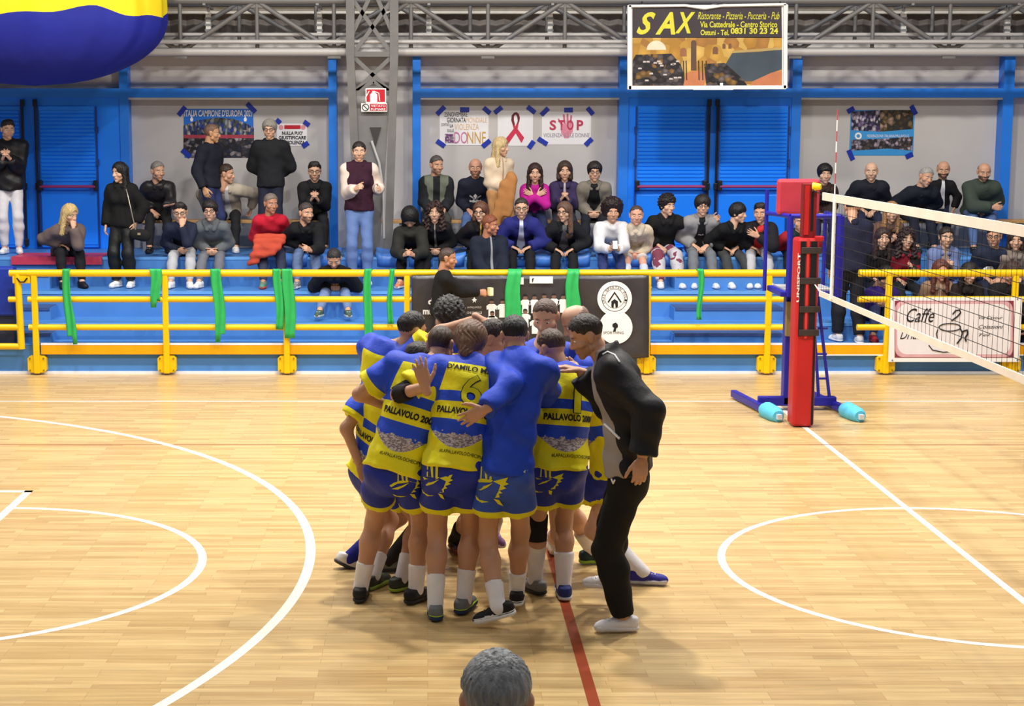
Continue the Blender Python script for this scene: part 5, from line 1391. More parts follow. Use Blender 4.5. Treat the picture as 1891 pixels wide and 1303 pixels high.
# --- coach
s = skel(A(1160, 868, 9.62), A(1128, 668, 9.66), -84, 1.1, bulge=.05, headyaw=-92, headpitch=22, headoff=A(1084, 622, 9.68), hs=1.02)
legs(s, gnd(1150, 1166, .092), gnd(1126, 1122, .1, .12), toeL=-14, toeR=-2)
arm(s, -1, A(1186, 846, 9.3), (1, -.5, 0), 'relax', pn=(0, 1, 0)); arm(s, 1, A(1070, 684, 10.02), (.2, .5, -1), 'relax', hdir=(-1, .1, .25), pn=(0, 0, -1))
make_person(s, 'coach in black padded vest and tracksuit bottoms leaning into the huddle from the right', gnd(1140, 1150, 0), SK2, ('short', (36, 28, 28)), beard=.35, top=dict(col=(20, 20, 26), hem=.0, e=.038, name='padded_vest', sleeve=1.9, res=.012, wr=.007, ch=.07, flare=.02, pattern=('open', (150, 142, 136), .19), rough=.6, cuff=.012), bottom=dict(col=(16, 16, 18), e=.02, e1=.03, name='tracksuit_bottoms', upto=1.96, res=.013), shoes=((232,228,232),(226,222,224),(210,206,210)), res=RH)
def piping(s, pts, r, name, col=(226,226,230), which='top'):
    """thin piping laid on a garment: pixel path snapped to the surface"""
    V, Q = s.topVQ if which == 'top' else s.botVQ
    bv = BVHTree.FromPolygons([Vector(p) for p in V], [tuple(int(i) for i in q) for q in Q]); out = []
    cam_p = Vector((0, 0, CAMH))
    for i in range(len(pts) - 1):
        for q in range(5):
            t = q / 5; x = pts[i][0] + (pts[i+1][0]-pts[i][0])*t; y = pts[i][1] + (pts[i+1][1]-pts[i][1])*t
            d = (at(x, y, 10) - cam_p).normalized(); hit = bv.ray_cast(cam_p, d)
            if hit[0] is not None: out.append(hit[0] + hit[1] * .003)
    if len(out) > 2:
        b = MB().tube(out, r, 6); b.build(name, cloth_mat(col, .6), s.top if which == 'top' else s.bot)
LOC[s.top] = LOC[s.ob]; LOC[s.bot] = LOC[s.ob]
piping(s, [(1117,783),(1132,797),(1148,813)], .008, 'pocket_zip'); piping(s, [(1113,655),(1122,650),(1135,656),(1146,672)], .006, 'shoulder_piping')
piping(s, [(1103,806),(1106,840),(1112,862)], .006, 'hem_piping')
piping(s, [(1130,884),(1133,892),(1137,884)], .006, 'thigh_mark', which='bot')
# --- bald player facing the camera
s = skel(A(1003, 860, 11.25), A(998, 648, 11.0), 186, 1.08, headyaw=200, headpitch=22, headoff=A(1008, 586, 10.92), hs=1.02)
legs(s, gnd(1022, 1016, .09), gnd(985, 1010, .09), toeL=-6, toeR=8)
arm(s, -1, A(1075, 690, 10.7), (.8, .2, -1)); arm(s, 1, A(955, 690, 10.6), (-.8, .2, -1))
make_person(s, 'balding player facing the camera across the huddle, eyes lowered', gnd(1003, 1013, 0), SK3, ('buzz', (84, 66, 58)), beard=.45, top=JER(), bottom=SHO(), shoes=((226,224,222),(206,204,190)), socks=((232,230,234), .2), res=.016)
# --- bald player behind the coach
s = skel(A(1130, 862, 10.9), A(1088, 660, 10.9), -70, 1.06, headyaw=-96, headpitch=30, headoff=A(1066, 596, 10.9), hs=1.0)
legs(s, gnd(1094, 1040, .09), gnd(1186, 1082, .09, .05), toeL=150, toeR=172)
arm(s, -1, A(1040, 700, 10.7), (.4, .1, -1)); arm(s, 1, A(1020, 690, 11.1), (.2, .5, -1))
make_person(s, 'bald player half hidden behind the coach', gnd(1135, 1060, 0), SK3, ('bald', (120, 96, 84)), top=JER(), bottom=SHO(), shoes={-1: ((30,52,62),(150,196,70)), 1: ((44,40,140),(200,200,210))}, socks=((232,228,232), .2), res=.016)
# --- curly haired player
s = skel(A(838, 862, 11.6), A(832, 636, 11.45), 175, 1.08, headyaw=170, headpitch=58, headoff=A(828, 584, 11.3), hs=1.0)
legs(s, gnd(842, 1016, .09), gnd(806, 1010, .09), toeL=-8, toeR=8)
arm(s, -1, A(900, 690, 11.0), (.8, .2, -1)); arm(s, 1, A(770, 690, 11.1), (-.8, .2, -1))
make_person(s, 'curly black haired player bowing his head at the back of the huddle', gnd(830, 1012, 0), SK2, ('curly', (30, 26, 28)), top=JER(), bottom=SHO(), shoes=((40,36,40),(120,40,40)), socks=((40,38,40), .2), res=.016)
# --- player with the arm stretched over the heads
s = skel(A(706, 848, 11.1), A(716, 642, 10.98), 62, 1.13, headyaw=58, headpitch=10, headoff=A(760, 612, 10.92), hs=1.0, tw=-12)
legs(s, A(648, 1028, 11.1), gnd(720, 1060, .09, .06), toeL=10, toeR=20, pitchL=30)
arm(s, 1, A(886, 588, 10.72), (-.1, -.1, 1), 'relax', hdir=(.8, -.1, -.5), pn=(0, .3, -1)); arm(s, -1, A(800, 690, 11.2), (-.2, .5, -1))
make_person(s, 'dark haired player stretching a bare arm over the heads of the huddle', gnd(690, 1052, 0), SK2, ('short', (28, 24, 26)), top=JER(), bottom=SHO(), shoes={-1: ((220,216,214),(60,60,64)), 1: ((96,100,98),(40,40,42))}, socks={-1: ((34,40,140), .36), 1: ((30,28,30), .38)}, res=.016)
# --- player bent low at the far left, arm hanging
s = skel(A(690, 868, 10.62), A(722, 735, 10.5), 40, 1.0, headyaw=52, headpitch=40, headoff=A(768, 668, 10.46), hs=1.0, tw=0)
legs(s, gnd(690, 1086, .09), gnd(742, 1090, .09), toeL=-6, toeR=10)
arm(s, -1, A(664, 858, 10.5), (-1, -.2, .0), 'relax'); arm(s, 1, A(800, 740, 10.6), (.2, .3, -1))
make_person(s, 'player bent low at the far left of the huddle, bare arm hanging down', gnd(714, 1088, 0), SK2, ('short', (34, 28, 28)), top=JER(hem=.02), bottom=SHO(), shoes=((52,58,50),(140,170,60)), socks=((226,222,226), .16), res=.015)
jersey_print(s, None, None)
# --- player in white at the centre
s = skel(A(905, 866, 10.85), A(908, 668, 10.72), 100, 1.0, headyaw=90, headpitch=16, headoff=A(908, 626, 10.68), hs=.98)
legs(s, gnd(886, 1012, .09), gnd(912, 1020, .09), toeL=60, toeR=60)
arm(s, -1, A(960, 720, 11.0), (.2, .3, -1)); arm(s, 1, A(960, 740, 10.7), (.0, -.4, -1))
make_person(s, 'player in a white shirt almost hidden in the middle of the huddle', gnd(900, 1016, 0), SK2, ('short', (40, 30, 28)), top=dict(col=(230,228,236), sleeve=.7, hem=.15, e=.02, name='white_jersey', res=.016), bottom=SHO(), shoes=((150,110,170),(220,210,220)), socks=((232,228,232), .2), res=.018)
# --- man at the bottom edge, back of the head only
hp = A(917, 1304, 3.55)
s = skel(V3(hp[0], 3.5, .98), V3(hp[0], 3.5, hp[2] - .19), 0, 1.06, headyaw=2, headpitch=6, headoff=hp, hs=.93)
legs(s, V3(hp[0] - .1, 3.5, .085), V3(hp[0] + .1, 3.5, .085))
for sd in (-1, 1): arm(s, sd, s.sh[sd] + V3(sd * .06, .06, -.52))
make_person(s, 'grey haired man with his back to the camera at the bottom edge', V3(hp[0], 3.5, 0), SK1, ('short', (128, 130, 134)), top=dict(col=(50,54,66)), bottom=dict(col=(40,42,52)), shoes=BLKSHOE, res=.02)
# ================================================================== SPECTATORS
ROWS = {'F': (22.55, 1.33, 21.92, .905), 'B': (23.55, 1.765, 23.0, 1.298), 'M': (21.8, .92, 21.15, .568), 'L': (21.05, .58, 20.5, .36), 'C': (21.8, .92, 20.95, .568), 'R': (22.4, 1.31, 21.92, .905)}
def pose_arms(s, pose):
    f, r = fvec(s.face), rvec(s.face); k = s.k; nb = s.P2
    def put(sd, t, kind='relax', hint=None, hd=None, pn=None): arm(s, sd, t, hint, kind, hd, pn)
    for sd in (-1, 1):
        p = pose if isinstance(pose, str) else pose[(sd + 1) // 2]
        if p == 'lap': put(sd, s.knee[sd] * .62 + s.hip[sd] * .38 + ZUP * .10 - r * sd * .01, 'relax', pn=-ZUP)
        elif p == 'knee': put(sd, s.knee[sd] * .9 + s.hip[sd] * .1 + ZUP * .10, 'relax', pn=-ZUP, hint=r * sd * .8 - f * .3 - ZUP * .2)
        elif p == 'clasp': put(sd, (s.knee[-1] + s.knee[1]) / 2 + r * sd * .05 - f * .1 + ZUP * .08, 'grip', hd=f * .5 - r * sd * .7 - ZUP * .2, pn=-r * sd)
        elif p == 'clap': put(sd, nb + f * .25 * k - ZUP * .2 + r * sd * (.05 if sd > 0 else .04), 'relax', hd=f * .6 + ZUP * .6 - r * sd * .35, pn=-r * sd)
        elif p == 'phone': put(sd, nb + f * .27 * k - ZUP * .30 + r * sd * .06, 'grip', hd=f * .6 + ZUP * .3 - r * sd * .5, pn=-f * .3 - r * sd)
        elif p == 'chin': put(sd, s.head + f * .11 - ZUP * .17 + r * sd * .03, 'fist', hint=-ZUP * 1 + f * .4, hd=ZUP - f * .2, pn=-f)
        elif p == 'fold': put(sd, nb + f * .2 * k - ZUP * (.27 + .03 * sd) - r * sd * .1, 'relax', hd=-r * sd + f * .1, hint=r * sd - ZUP * .7, pn=-f)
        elif p == 'chest': put(sd, nb + f * .13 * k - ZUP * .12 - r * sd * .03, 'flat', hd=-r * sd * .9 + ZUP * .45, pn=-f, hint=r * sd - ZUP * .8)
        elif p == 'waist': put(sd, nb + f * .2 * k - ZUP * .36 + r * sd * .04, 'grip', hd=-r * sd + f * .3, pn=-f)
        elif p == 'down': put(sd, s.sh[sd] + r * sd * .07 - ZUP * .5 * k + f * .06, 'relax', hint=-f + r * sd * .4)
        elif p == 'pocket': put(sd, s.sh[sd] + r * sd * .06 - ZUP * .46 * k + f * .02, 'relax', hint=-f * .6 + r * sd)
        elif p == 'back': put(sd, s.P0 - f * .16 + ZUP * .08 + r * sd * .05, 'relax', hint=r * sd - ZUP * .3)
        elif p == 'out': put(sd, nb + f * .38 * k - ZUP * .28 + r * sd * .12, 'flat', hd=f * .6 + r * sd * .5 + ZUP * .1, pn=ZUP)
        elif p == 'shoulderover': put(sd, s.sh[sd] + r * sd * .45 + ZUP * .02 + f * .08, 'relax', hint=-f * .4 - ZUP * .4)
        elif p == 'side': put(sd, s.P0 + r * sd * .32 + ZUP * .06, 'relax', hint=r * sd - f * .5)
        elif isinstance(p, tuple): put(sd, nb + r * p[0] + f * p[1] + ZUP * p[2], p[3] if len(p) > 3 else 'relax')
SPT = dict(res=.021)
def sit(label, px, py, row, face=180, k=1.0, yaw=None, pitch=4, roll=0, arms='lap', fem=False, tone=SK1, hair=('short', (44, 34, 30)), top=None, bottom=None, shoes=BLKSHOE, spread=.13, foot=0.0, maxlean=52, tw=0, hs=1.08, **kw):
    sD, sz, fD, fz = ROWS[row]
    f, r = fvec(face), rvec(face); k = k * .96; P0z = sz + .10 * k
    Dh = sD; 
    for _ in range(4):
        hd = A(px, py, Dh); c = (hd[2] - P0z) / (.685 * k); lean = math.acos(max(math.cos(math.radians(maxlean)), min(1.0, c)))
        Dh = sD + f[1] * .68 * k * math.sin(lean)
    dirv = ZUP * math.cos(lean) + f * math.sin(lean)
    P0 = V3(hd[0] - f[0] * .68 * k * math.sin(lean), sD, P0z)
    nk = hd - ZUP * .19 - f * .06
    P2 = P0 + nrm(nk - P0) * np.clip(np.linalg.norm(nk - P0), .42 * k, .56 * k)
    s = skel(P0, P2, face, k, tw, fem, .03 + .04 * math.sin(lean), face if yaw is None else yaw, pitch, roll, headoff=hd, hs=hs)
    an = {}
    for sd in (-1, 1):
        a = P0 + f * ((sD - fD) * .98 / max(.6, abs(f[1])) * 1.0) + r * sd * spread + f * foot * sd; a = V3(a[0], min(a[1], fD + .06), fz + .088); an[sd] = a
    legs(s, an[-1], an[1], toeL=-8, toeR=8)
    for sd in (-1, 1): s.toe[sd] = (face + sd * 9, 0)
    pose_arms(s, arms)
    tp = dict(hem=.02, e=.02); tp.update(top or {})
    ob = make_person(s, label, V3(P0[0], fD, fz), tone, hair, top=tp, bottom=bottom, shoes=shoes, group='spectators on the stand', **dict(SPT, **kw))
    return s
def stnd(label, px, py, D, z0, face=180, yaw=None, pitch=4, arms='down', fem=False, tone=SK1, hair=('short', (44, 34, 30)), top=None, bottom=None, shoes=BLKSHOE, spread=.1, lean=3, hs=1.06, step=0.0, roll=0, tw=0, kmax=1.14, group='spectators on the stand', dx=0.0, **kw):
    hd = A(px, py, D); H = (hd[2] - z0) / .928; k = min(H / 1.75, kmax)
    f, r = fvec(face), rvec(face); ln = math.radians(lean)
    P0 = V3(hd[0] - f[0] * .7 * k * math.sin(ln) + dx, D - f[1] * .7 * k * math.sin(ln), z0 + .535 * H)
    nk = hd - ZUP * .19 - f * .035; P2 = P0 + nrm(nk - P0) * min(np.linalg.norm(nk - P0), .60 * k)
    s = skel(P0, P2, face, k, tw, fem, .015, face if yaw is None else yaw, pitch, roll, headoff=hd, hs=hs)
    legs(s, V3(*(P0 - r * spread + f * step)[:2], z0 + .088), V3(*(P0 + r * spread - f * step)[:2], z0 + .088))
    for sd in (-1, 1): s.toe[sd] = (face + sd * 10, 0)
    pose_arms(s, arms)
    make_person(s, label, V3(P0[0], P0[1], z0), tone, hair, top=dict(dict(hem=.04, e=.02), **(top or {})), bottom=bottom, shoes=shoes, group=group, **dict(SPT, **kw))
    return s
WS = ((232,232,236),(226,226,230),(210,210,214)); GREYS = ((120,124,128),(220,220,222))
BLK, DK, NAVY, JEAN, GRAYT, LGRAY = (24,24,28), (34,34,40), (30,36,62), (70,98,156), (96,100,108), (176,178,186)
HB, HD, HG, HR_, HBL = (30,24,24), (56,40,34), (128,126,126), (88,56,40), (196,160,110)
def top(c, name='jacket', **k): return dict(dict(col=c, name=name), **k)
def bot(c, **k): return dict(dict(col=c), **k)
Q1, Q2 = SK1, SK3
# ---- left bay
stnd('youth in black padded jacket and white trousers standing at the far left', 14, 240, 22.85, 1.30, 172, yaw=150, arms='clap', hair=('quiff', HB), tone=Q2, top=top(BLK, hem=.1, e=.045, wr=.008, rough=.45), bottom=bot((222,220,226)), shoes=WS)
sit('blonde woman in a brown coat crouched on the red edge, hand to her cheek', 128, 396, 'R', 158, 1.0, yaw=120, pitch=16, arms=('chin', 'lap'), fem=True, tone=Q2, hair=('long', HBL), top=top((112,96,94), 'coat', hem=.2, e=.035), bottom=bot((26,26,32)), shoes=((30,30,34),(24,24,26)))
stnd('woman all in black with long black hair and a shoulder bag, standing', 222, 319, 22.0, .905, 190, yaw=222, arms=('pocket', 'down'), fem=True, tone=Q2, hair=('long', (16,14,16)), top=top((16,16,18), 'hoodie', e=.035, hem=.06), bottom=bot((26,28,30), rough=.5, e1=.03), shoes=((236,236,240),(236,236,240)))
sit('grey haired man in a black leather jacket gesturing with one hand', 291, 317, 'B', 172, 1.0, yaw=140, arms=('out', 'lap'), hair=('short', (118,112,108)), beard=.2, top=top((38,36,38), rough=.4, e=.03), bottom=bot((30,30,34)))
sit('young man in a navy sweater and glasses, chin in hand', 333, 393, 'F', 178, 1.0, pitch=8, arms=('chin', 'clasp'), glasses=True, hair=('quiff', HB), tone=Q2, top=top((34,40,62), 'sweater'), bottom=bot((186,188,196)), shoes=WS)
sit('boy in a grey hoodie and glasses with clasped hands', 388, 390, 'F', 182, .98, arms='clasp', glasses=True, hair=('full', HB), tone=Q2, top=top((98,104,110), 'hoodie', e=.03), bottom=bot((112,114,126)), shoes=WS)
stnd('shaven man in a navy jacket standing in profile before the blue poster', 391, 247, 23.1, 1.30, 118, yaw=84, arms='down', hair=('buzz', (110,84,68)), tone=(200,152,116), top=top((26,30,44), e=.03, hem=.04), bottom=bot((50,60,106)))
sit('person in a beige jacket seated behind the shaven man', 418, 322, 'B', 178, 1.0, yaw=100, arms='side', hair=('short', HD), top=top((176,166,150), pattern=('open', (200,200,204), .05), e=.035), bottom=bot((28,28,32)), shoes=WS)
stnd('grey haired man in glasses and a black jacket standing by the white notice', 498, 240, 23.1, 1.30, 184, arms='back', glasses=True, hair=('full', (128,124,118)), tone=Q2, top=top((26,28,34), e=.035, hem=.06), bottom=bot((34,38,58)))
sit('man in a red sweater with an orange jacket over his lap', 500, 377, 'F', 172, 1.02, yaw=148, arms='lap', hair=('short', (110,98,92)), tone=(184,132,106), top=top((190,26,52), 'sweater'), bottom=bot((52,58,82)), shoes=((90,140,120),(220,80,60)))
sit('bearded man in a black jacket and jeans turning his head right', 565, 394, 'F', 176, 1.0, yaw=142, arms=('phone', 'lap'), hair=('short', (60,54,52)), beard=.6, tone=Q1, top=top(BLK, e=.03), bottom=bot((96,116,158)), shoes=GREYS)
sit('man in glasses and a black coat clapping by the blue column', 581, 317, 'B', 176, 1.0, arms='clap', glasses=True, hair=('quiff', HB), beard=.3, tone=Q2, top=top((26,26,30), 'coat', e=.03, hem=.1), bottom=bot((30,30,36)))
sit('hunched man in a black hoodie and jeans on the lowest step', 617, 478, 'C', 180, 1.0, pitch=34, arms='clasp', hair=('short', (40,38,40)), beard=.55, top=top((24,24,30), 'hoodie', e=.03), bottom=bot((112,134,180)), shoes=((70,90,80),(196,206,200)), spread=.2, maxlean=60)
stnd('woman in a maroon varsity jacket with cream sleeves, standing in jeans', 663, 280, 22.1, .93, 176, arms=((-.27, .14, -.30, 'relax'), 'phone'), fem=True, hair=('bun', HB), tone=Q2, top=top((52,20,40), 'varsity_jacket', pattern=('sleeves', (222,206,196)), e=.03, hem=.02), bottom=bot((104,132,188), name='jeans'), shoes=WS)
# ---- middle bay
sit('person in an olive black coat with black hair falling over the face', 757, 402, 'F', 184, 1.0, pitch=48, arms='phone', fem=True, hair=('hood', (16,15,17)), top=top((44,44,40), 'coat', e=.035), bottom=bot((24,24,28)), shoes=((200,120,90),(220,220,220)))
sit('woman with dark curly hair and a black jacket smiling', 803, 392, 'F', 184, .98, arms='clasp', fem=True, hair=('longcurly', (44,28,26)), tone=Q2, top=top((22,20,22), e=.03, pattern=('open', (150,140,130), .02)), bottom=bot((22,22,26)))
sit('grey haired man in a sage green vest with black sleeves', 806, 306, 'B', 176, 1.02, yaw=152, arms='lap', hair=('short', (76,70,68)), beard=.4, top=top((112,118,104), 'vest', pattern=('vest', (38,40,46), (30,32,36)), e=.03), bottom=bot((64,64,58)))
s = sit('bald man in a navy sweatshirt with a white trefoil emblem', 878, 310, 'B', 182, 1.02, arms='lap', hair=('bald', (90,72,62)), beard=.4, tone=(196,146,120), top=top((26,30,48), 'sweatshirt', e=.026), bottom=bot((80,106,160), name='jeans'))
leaf = lambda a: [(.045*math.sin(a)*.2 + .0*a, 0), (.07*math.sin(a) - .022*math.cos(a), .07*math.cos(a)*.6 + .02), (.085*math.sin(a), .1*math.cos(a)), (.07*math.sin(a) + .022*math.cos(a), .07*math.cos(a)*.6 + .02)]
print_on(s, 'top', poly_mesh([leaf(-.75), leaf(0), leaf(.75)]), 0, .60, .17, .10, (232,232,236), front=True, name='trefoil_emblem', lift=.008)
print_on(s, 'top', 'adidas', 0, .46, .17, .045, (232,232,236), .03, front=True, lift=.008)
stnd('blonde woman in a cream jacket standing with a camel coat over her arm', 924, 272, 23.0, 1.30, 150, yaw=112, arms='waist', fem=False, hair=('long', (196,164,122)), tone=Q2, top=top((222,202,178), e=.03, hem=.12, ch=.05, pattern=('open', (178,150,124), .02)), bottom=bot((190,140,92), e=.03, e1=.05), kmax=1.0)
sit('woman with long dark hair in a bright magenta sweater, hands on her chest', 988, 320, 'B', 182, .96, arms='chest', fem=True, hair=('long', (48,28,26)), tone=Q2, top=top((190,30,150), 'sweater'), bottom=bot((40,48,86)))
sit('woman with a dark bob and a purple jacket clapping', 1043, 316, 'B', 182, .96, arms='clap', fem=True, hair=('bob', HD), tone=Q2, top=top((56,46,84), pattern=('open', (190,180,186), .03), e=.026), bottom=bot((40,44,60)))
sit('man in glasses and a khaki jacket over black at the end of the bench', 1098, 318, 'B', 182, 1.0, arms='clasp', glasses=True, hair=('full', HB), tone=Q2, top=top((128,122,112), pattern=('open', (26,26,30), .13), e=.03), bottom=bot((30,32,44)))
sit('woman in glasses with a yellow and blue scarf over black', 888, 392, 'F', 180, .98, yaw=200, arms='lap', fem=True, glasses=True, hair=('bob', HR_), tone=Q2, top=top((26,22,26), e=.03, pattern=('open', (214,170,60), .02)), bottom=bot((22,22,26)))
sit('auburn haired man in a navy jacket looking to the right', 905, 417, 'M', 165, 1.08, yaw=112, arms=('lap', 'lap'), hair=('short', (120,66,44)), tone=(186,124,94), top=top((26,32,50), pattern=('open', (150,152,158), .02), e=.035), bottom=bot((30,34,50)))
sit('smiling person in a blue jacket and pale blue scarf, hands on knees', 963, 385, 'F', 182, 1.02, arms='knee', glasses=True, hair=('short', (50,40,36)), tone=Q2, top=top((38,42,120), pattern=('open', (206,212,236), .06), e=.04), bottom=bot((24,24,30)))
sit('woman with long light brown hair in a black jacket with grey trim', 1043, 392, 'F', 182, .98, yaw=212, arms='knee', fem=True, glasses=True, hair=('long', (90,66,54)), tone=Q2, top=top((24,24,28), pattern=('open', (96,94,98), .07), e=.034), bottom=bot((22,22,26)))
s = sit('boy with a big dark afro in a white sweater holding a phone', 1131, 392, 'F', 178, .98, arms='phone', hair=('afro', (34,22,22)), tone=Q1, top=top((230,230,236), 'sweater', e=.028), bottom=bot((48,60,112), name='jeans'), shoes=WS)
print_on(s, 'top', 'EVOL', 0, .42, .20, .06, (120,120,128), .0, front=True, lift=.008); evo = s
sit('boy with cropped hair in a cream hoodie and long pale socks', 1175, 398, 'F', 182, .94, arms='clasp', hair=('buzz', (70,54,46)), tone=(220,164,140), top=top((222,206,186), 'hoodie', e=.03, pattern=('blotch', (200,184,160), 9.)), bottom=bot((206,200,196), upto=.85, name='shorts', e1=.03), socks=((206,214,236), .3), shoes=((40,50,90),(230,230,234)))
sit('curly haired boy in a black hoodie with his arm around his neighbour', 1232, 380, 'F', 176, 1.02, yaw=150, arms=('shoulderover', 'lap'), hair=('curly', (24,20,22)), tone=Q2, top=top((22,22,24), 'hoodie', e=.034), bottom=bot((198,196,206), pattern=('blotch', (120,60,80), 5.), e1=.03), shoes=WS)
s = sit('boy in glasses with a grey jacket open over a black shirt', 1297, 380, 'F', 180, 1.02, arms='lap', glasses=True, hair=('floppy', HB), tone=Q2, top=top((142,142,146), pattern=('open', (22,22,26), .10), e=.036), bottom=bot((112,116,124)), shoes=((214,216,222),(226,226,230)))
print_on(s, 'top', 'FILA', 0, .66, .075, .03, (230,230,232), .02, front=True, lift=.008)
sit('black haired boy in a black hoodie turned to his right hand neighbour', 1362, 394, 'F', 168, .98, yaw=118, arms=('lap', 'lap'), hair=('bowl', (18,18,20)), tone=Q2, top=top((18,18,22), 'hoodie', e=.032), bottom=bot((62,64,68)), shoes=WS, spread=.16)
sit('boy in a red hoodie under a black and grey jacket beside the referee stand', 1405, 394, 'F', 186, .98, yaw=204, arms=('chest', 'lap'), hair=('quiff', HB), tone=Q1, top=top((30,28,36), pattern=('open', (206,54,60), .10), e=.034), bottom=bot((188,188,196)), shoes=WS)
sit('person in dark green and red seated behind the referee stand', 1478, 410, 'F', 182, 1.0, arms='lap', hair=('short', HB), top=top((30,52,48), pattern=('sleeves', (150,30,40))), bottom=bot((28,30,34)))
# ---- right bay
sit('woman with short black hair and a dark brown jacket above the referee stand', 1523, 322, 'B', 180, .96, arms='clasp', fem=True, hair=('full', (20,16,18)), tone=Q2, top=top((60,42,40), e=.03), bottom=bot((40,36,80)))
sit('bald man in a black jacket seated above the net tape', 1609, 317, 'B', 186, 1.04, yaw=196, arms='lap', hair=None, tone=(218,176,148), top=top((28,30,42), e=.04), bottom=bot((40,44,70)))
sit('grey haired man in a navy jacket leaning toward his neighbour', 1709, 328, 'B', 172, 1.02, yaw=160, roll=-12, pitch=10, arms='lap', hair=('short', (150,148,146)), beard=.3, top=top((24,28,42), e=.04), bottom=bot((30,34,50)))
stnd('bearded man in a black blazer and white shirt leaning forward', 1742, 314, 23.55, 1.30, 186, yaw=192, lean=18, pitch=10, arms='pocket', hair=('bald', (60,46,40)), beard=.9, top=top((24,22,26), 'blazer', pattern=('open', (222,222,228), .05), e=.026), bottom=bot((40,44,70)))
sit('bearded man in an olive green jacket leaning right at the end of the bench', 1817, 318, 'B', 184, 1.06, yaw=186, pitch=14, arms=('lap', 'fold'), hair=('bald', (60,50,44)), beard=.75, top=top((62,74,66), e=.045), bottom=bot((88,112,160), name='jeans'))
sit('fair haired woman in a brown top in the row behind the net', 1646, 392, 'F', 178, .96, arms='clap', fem=True, hair=('long', (150,112,74)), tone=Q2, top=top((104,76,66), e=.03), bottom=bot((40,40,60)))
sit('smiling woman in black below the fair haired woman', 1630, 440, 'M', 180, .96, arms='lap', fem=True, hair=('long', (50,34,34)), tone=Q2, top=top((24,22,24), e=.03), bottom=bot((24,24,28)))
sit('curly dark haired woman in a red and black top raising a hand', 1674, 441, 'M', 178, .96, arms=('clap', 'lap'), fem=True, hair=('longcurly', (40,24,26)), tone=Q2, top=top((150,28,48), pattern=('blotch', (30,24,30), 5.), e=.03), bottom=bot((24,26,34)))
sit('young woman in a pale denim jacket over a beige top', 1747, 438, 'M', 180, .98, arms='clap', fem=True, hair=('bun', (38,28,28)), tone=Q2, top=top((110,126,176), pattern=('open', (170,150,140), .09), e=.032), bottom=bot((96,112,168)))
s = sit('boy in glasses and a navy top with a white print', 1836, 437, 'M', 186, 1.0, yaw=206, arms='lap', glasses=True, hair=('quiff', HB), tone=Q1, top=top((34,42,66), 'sweatshirt', e=.028), bottom=bot((30,36,60)))
print_on(s, 'top', poly_mesh([[(0,0),(.04,.05),(.1,.06),(.13,.02),(.1,-.03),(.05,-.02),(.07,-.06),(.02,-.05)]]), -.04, .52, .13, .11, (226,226,232), front=True, name='white_print', lift=.008)
sit('girl in a taupe hoodie at the right edge behind the net', 1876, 444, 'M', 182, .96, yaw=196, arms='lap', fem=True, hair=('bob', (50,38,36)), tone=Q2, top=top((146,134,126), 'hoodie', e=.03), bottom=bot((50,50,56)))
sit('red haired person in a camel jacket above the cafe banner', 1737, 500, 'L', 180, .96, arms='clasp', fem=True, hair=('long', (92,50,44)), tone=(206,150,130), top=top((150,120,96), pattern=('open', (206,180,160), .035), e=.03), bottom=bot((40,36,40)))
sit('black haired woman in dark clothes above the cafe banner', 1789, 505, 'L', 182, .96, yaw=164, pitch=14, arms='phone', fem=True, hair=('long', (26,20,22)), tone=Q2, top=top((34,28,30), e=.034), bottom=bot((26,24,28)))
sit('dark haired person in black at the right edge above the cafe banner', 1868, 505, 'L', 178, 1.0, yaw=150, pitch=20, arms='phone', hair=('full', (58,38,34)), tone=(206,150,130), top=top((24,22,26), e=.034), bottom=bot((24,24,28)))
sit('child in a purple sweatshirt with yellow trim and red shoes', 1634, 512, 'L', 174, .92, yaw=160, pitch=32, arms='clasp', hair=('full', (26,20,22)), tone=Q1, top=top((58,36,128), 'sweatshirt', e=.03), bottom=bot((48,56,96)), shoes=((150,34,50),(170,50,60)), spread=.2)
stnd('person in a navy tracksuit seen from behind in the railing gap', 1573, 384, 20.5, .36, -6, yaw=6, pitch=12, arms=('down', 'waist'), hair=('short', (22,24,34)), tone=Q1, top=top((26,30,58), 'tracksuit_top', e=.034, hem=.06), bottom=bot((22,24,36), name='tracksuit_bottoms', e1=.03), shoes=((224,224,228),(232,232,234)), step=.12)
s = stnd('cropped hair man in black walking past the banner with a phone', 826, 478, 19.75, 0, 84, yaw=92, pitch=6, arms=((.1, .12, -.46, 'relax'), (.05, .42, -.22, 'grip')), hair=('buzz', (62,48,44)), tone=(184,132,104), top=top((20,20,24), 'sweater', e=.028, hem=.06), bottom=bot((26,26,32)), step=.2, group='people on the court side', lean=8)
walker = s

# ---- things held or worn
def gadget(name, label, cat, p, size, col, yaw=0, tilt=0):
    o = thing(name, label, cat, p); w, t_, h = size
    b = MB().box((p[0]-w/2, p[1]-t_/2, p[2]-h/2), (p[0]+w/2, p[1]+t_/2, p[2]+h/2)).build('case', mat(col, .35, var=.02), o, bevel=.004)
    MB().box((p[0]-w*.42, p[1]-t_/2-.002, p[2]-h*.42), (p[0]+w*.42, p[1]-t_/2+.001, p[2]+h*.42)).build('face', mat(tuple(min(255, int(c*1.15+8)) for c in col), .15, var=.02), o)
    o.rotation_euler = (tilt, 0, yaw)
    for c in o.children:
        pass
    return o
def fix_children(o):
    pass
def held(s, sd, off=.10): return s.wri[sd] + s.hdir[sd] * off
gadget('phone', 'black phone in the hands of the afro haired boy', 'phone', (held(evo, 1) + held(evo, -1)) / 2 + V3(0, -.02, .03), (.075, .012, .14), (22,22,26), 0, -.5)
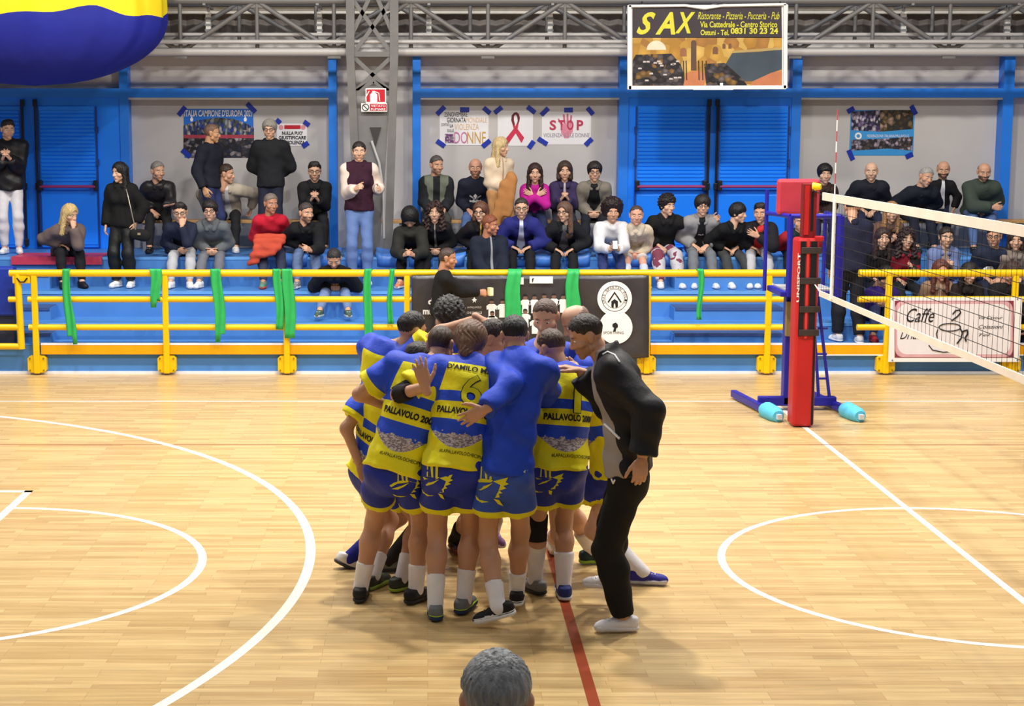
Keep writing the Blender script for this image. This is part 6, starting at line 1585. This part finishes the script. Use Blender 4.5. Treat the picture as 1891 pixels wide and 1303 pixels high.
gadget('phone', 'pale phone held out by the man walking past the banner', 'phone', held(walker, 1, .12) + V3(.03, 0, .02), (.05, .075, .1), (236,230,170), .4)
# orange jacket over the lap of the man in red, camel coat, shoulder bag
def lump(name, label, cat, prims, col, base, group=None, child='cloth', res=.018, noise=.006):
    V, Q = sdf(prims, res, .05, noise=noise)
    o = thing(name, label, cat, Vector(base)); link_obj(child, np_mesh(V - V3(base), Q, [cloth_mat(col, .8)]), o); return o
c = A(498, 445, 22.05)
lump('orange_jacket', 'orange jacket lying over the lap of the man in red', 'jacket', [prim(c + V3(-.17,.06,.05), c + V3(.17,.06,.05), .05, .05), prim(c + V3(-.17,-.03,.0), c + V3(.17,-.03,.0), .055, .05), prim(c + V3(-.18,-.07,-.09), c + V3(.13,-.07,-.08), .05, .045), prim(c + V3(-.22,-.09,-.19), c + V3(.05,-.09,-.16), .05, .04), prim(c + V3(-.27,-.08,-.3), c + V3(-.16,-.09,-.26), .04, .035)], (196,76,54), c - V3(0,0,.3))
c = A(928, 372, 22.75)
lump('camel_coat', 'camel coat hanging from the arms of the standing blonde woman', 'coat', [prim(A(944, 325, 22.7), A(936, 345, 22.68), .07, .09, (0,1,0), .6), prim(A(934, 345, 22.68), A(914, 415, 22.62), .09, .075, (0,1,0), .55), prim(A(945, 335, 22.68), A(940, 395, 22.62), .08, .05, (0,1,0), .6)], (176,122,72), A(915, 425, 22.6))
b0 = A(258, 432, 21.85)
hb = lump('shoulder_bag', 'small black shoulder bag at the hip of the woman in black', 'bag', [prim(b0 + V3(-.07,0,0), b0 + V3(.07,0,-.02), .075, .085, (0,1,0), .6)], (22,22,24), b0 - V3(0,0,.1), child='bag_body', noise=0)
MB().tube([b0 + V3(-.05,-.02,.06), A(243, 392, 21.8), A(236, 360, 21.84), A(232, 346, 21.95)], .008, 6).build('chain_strap', mat((170,164,150), .3, .6), hb)
MB().box(tuple(b0 + V3(-.02,-.06,-.01)), tuple(b0 + V3(.02,-.045,.02))).build('clasp', mat((190,180,150), .3, .6), hb)
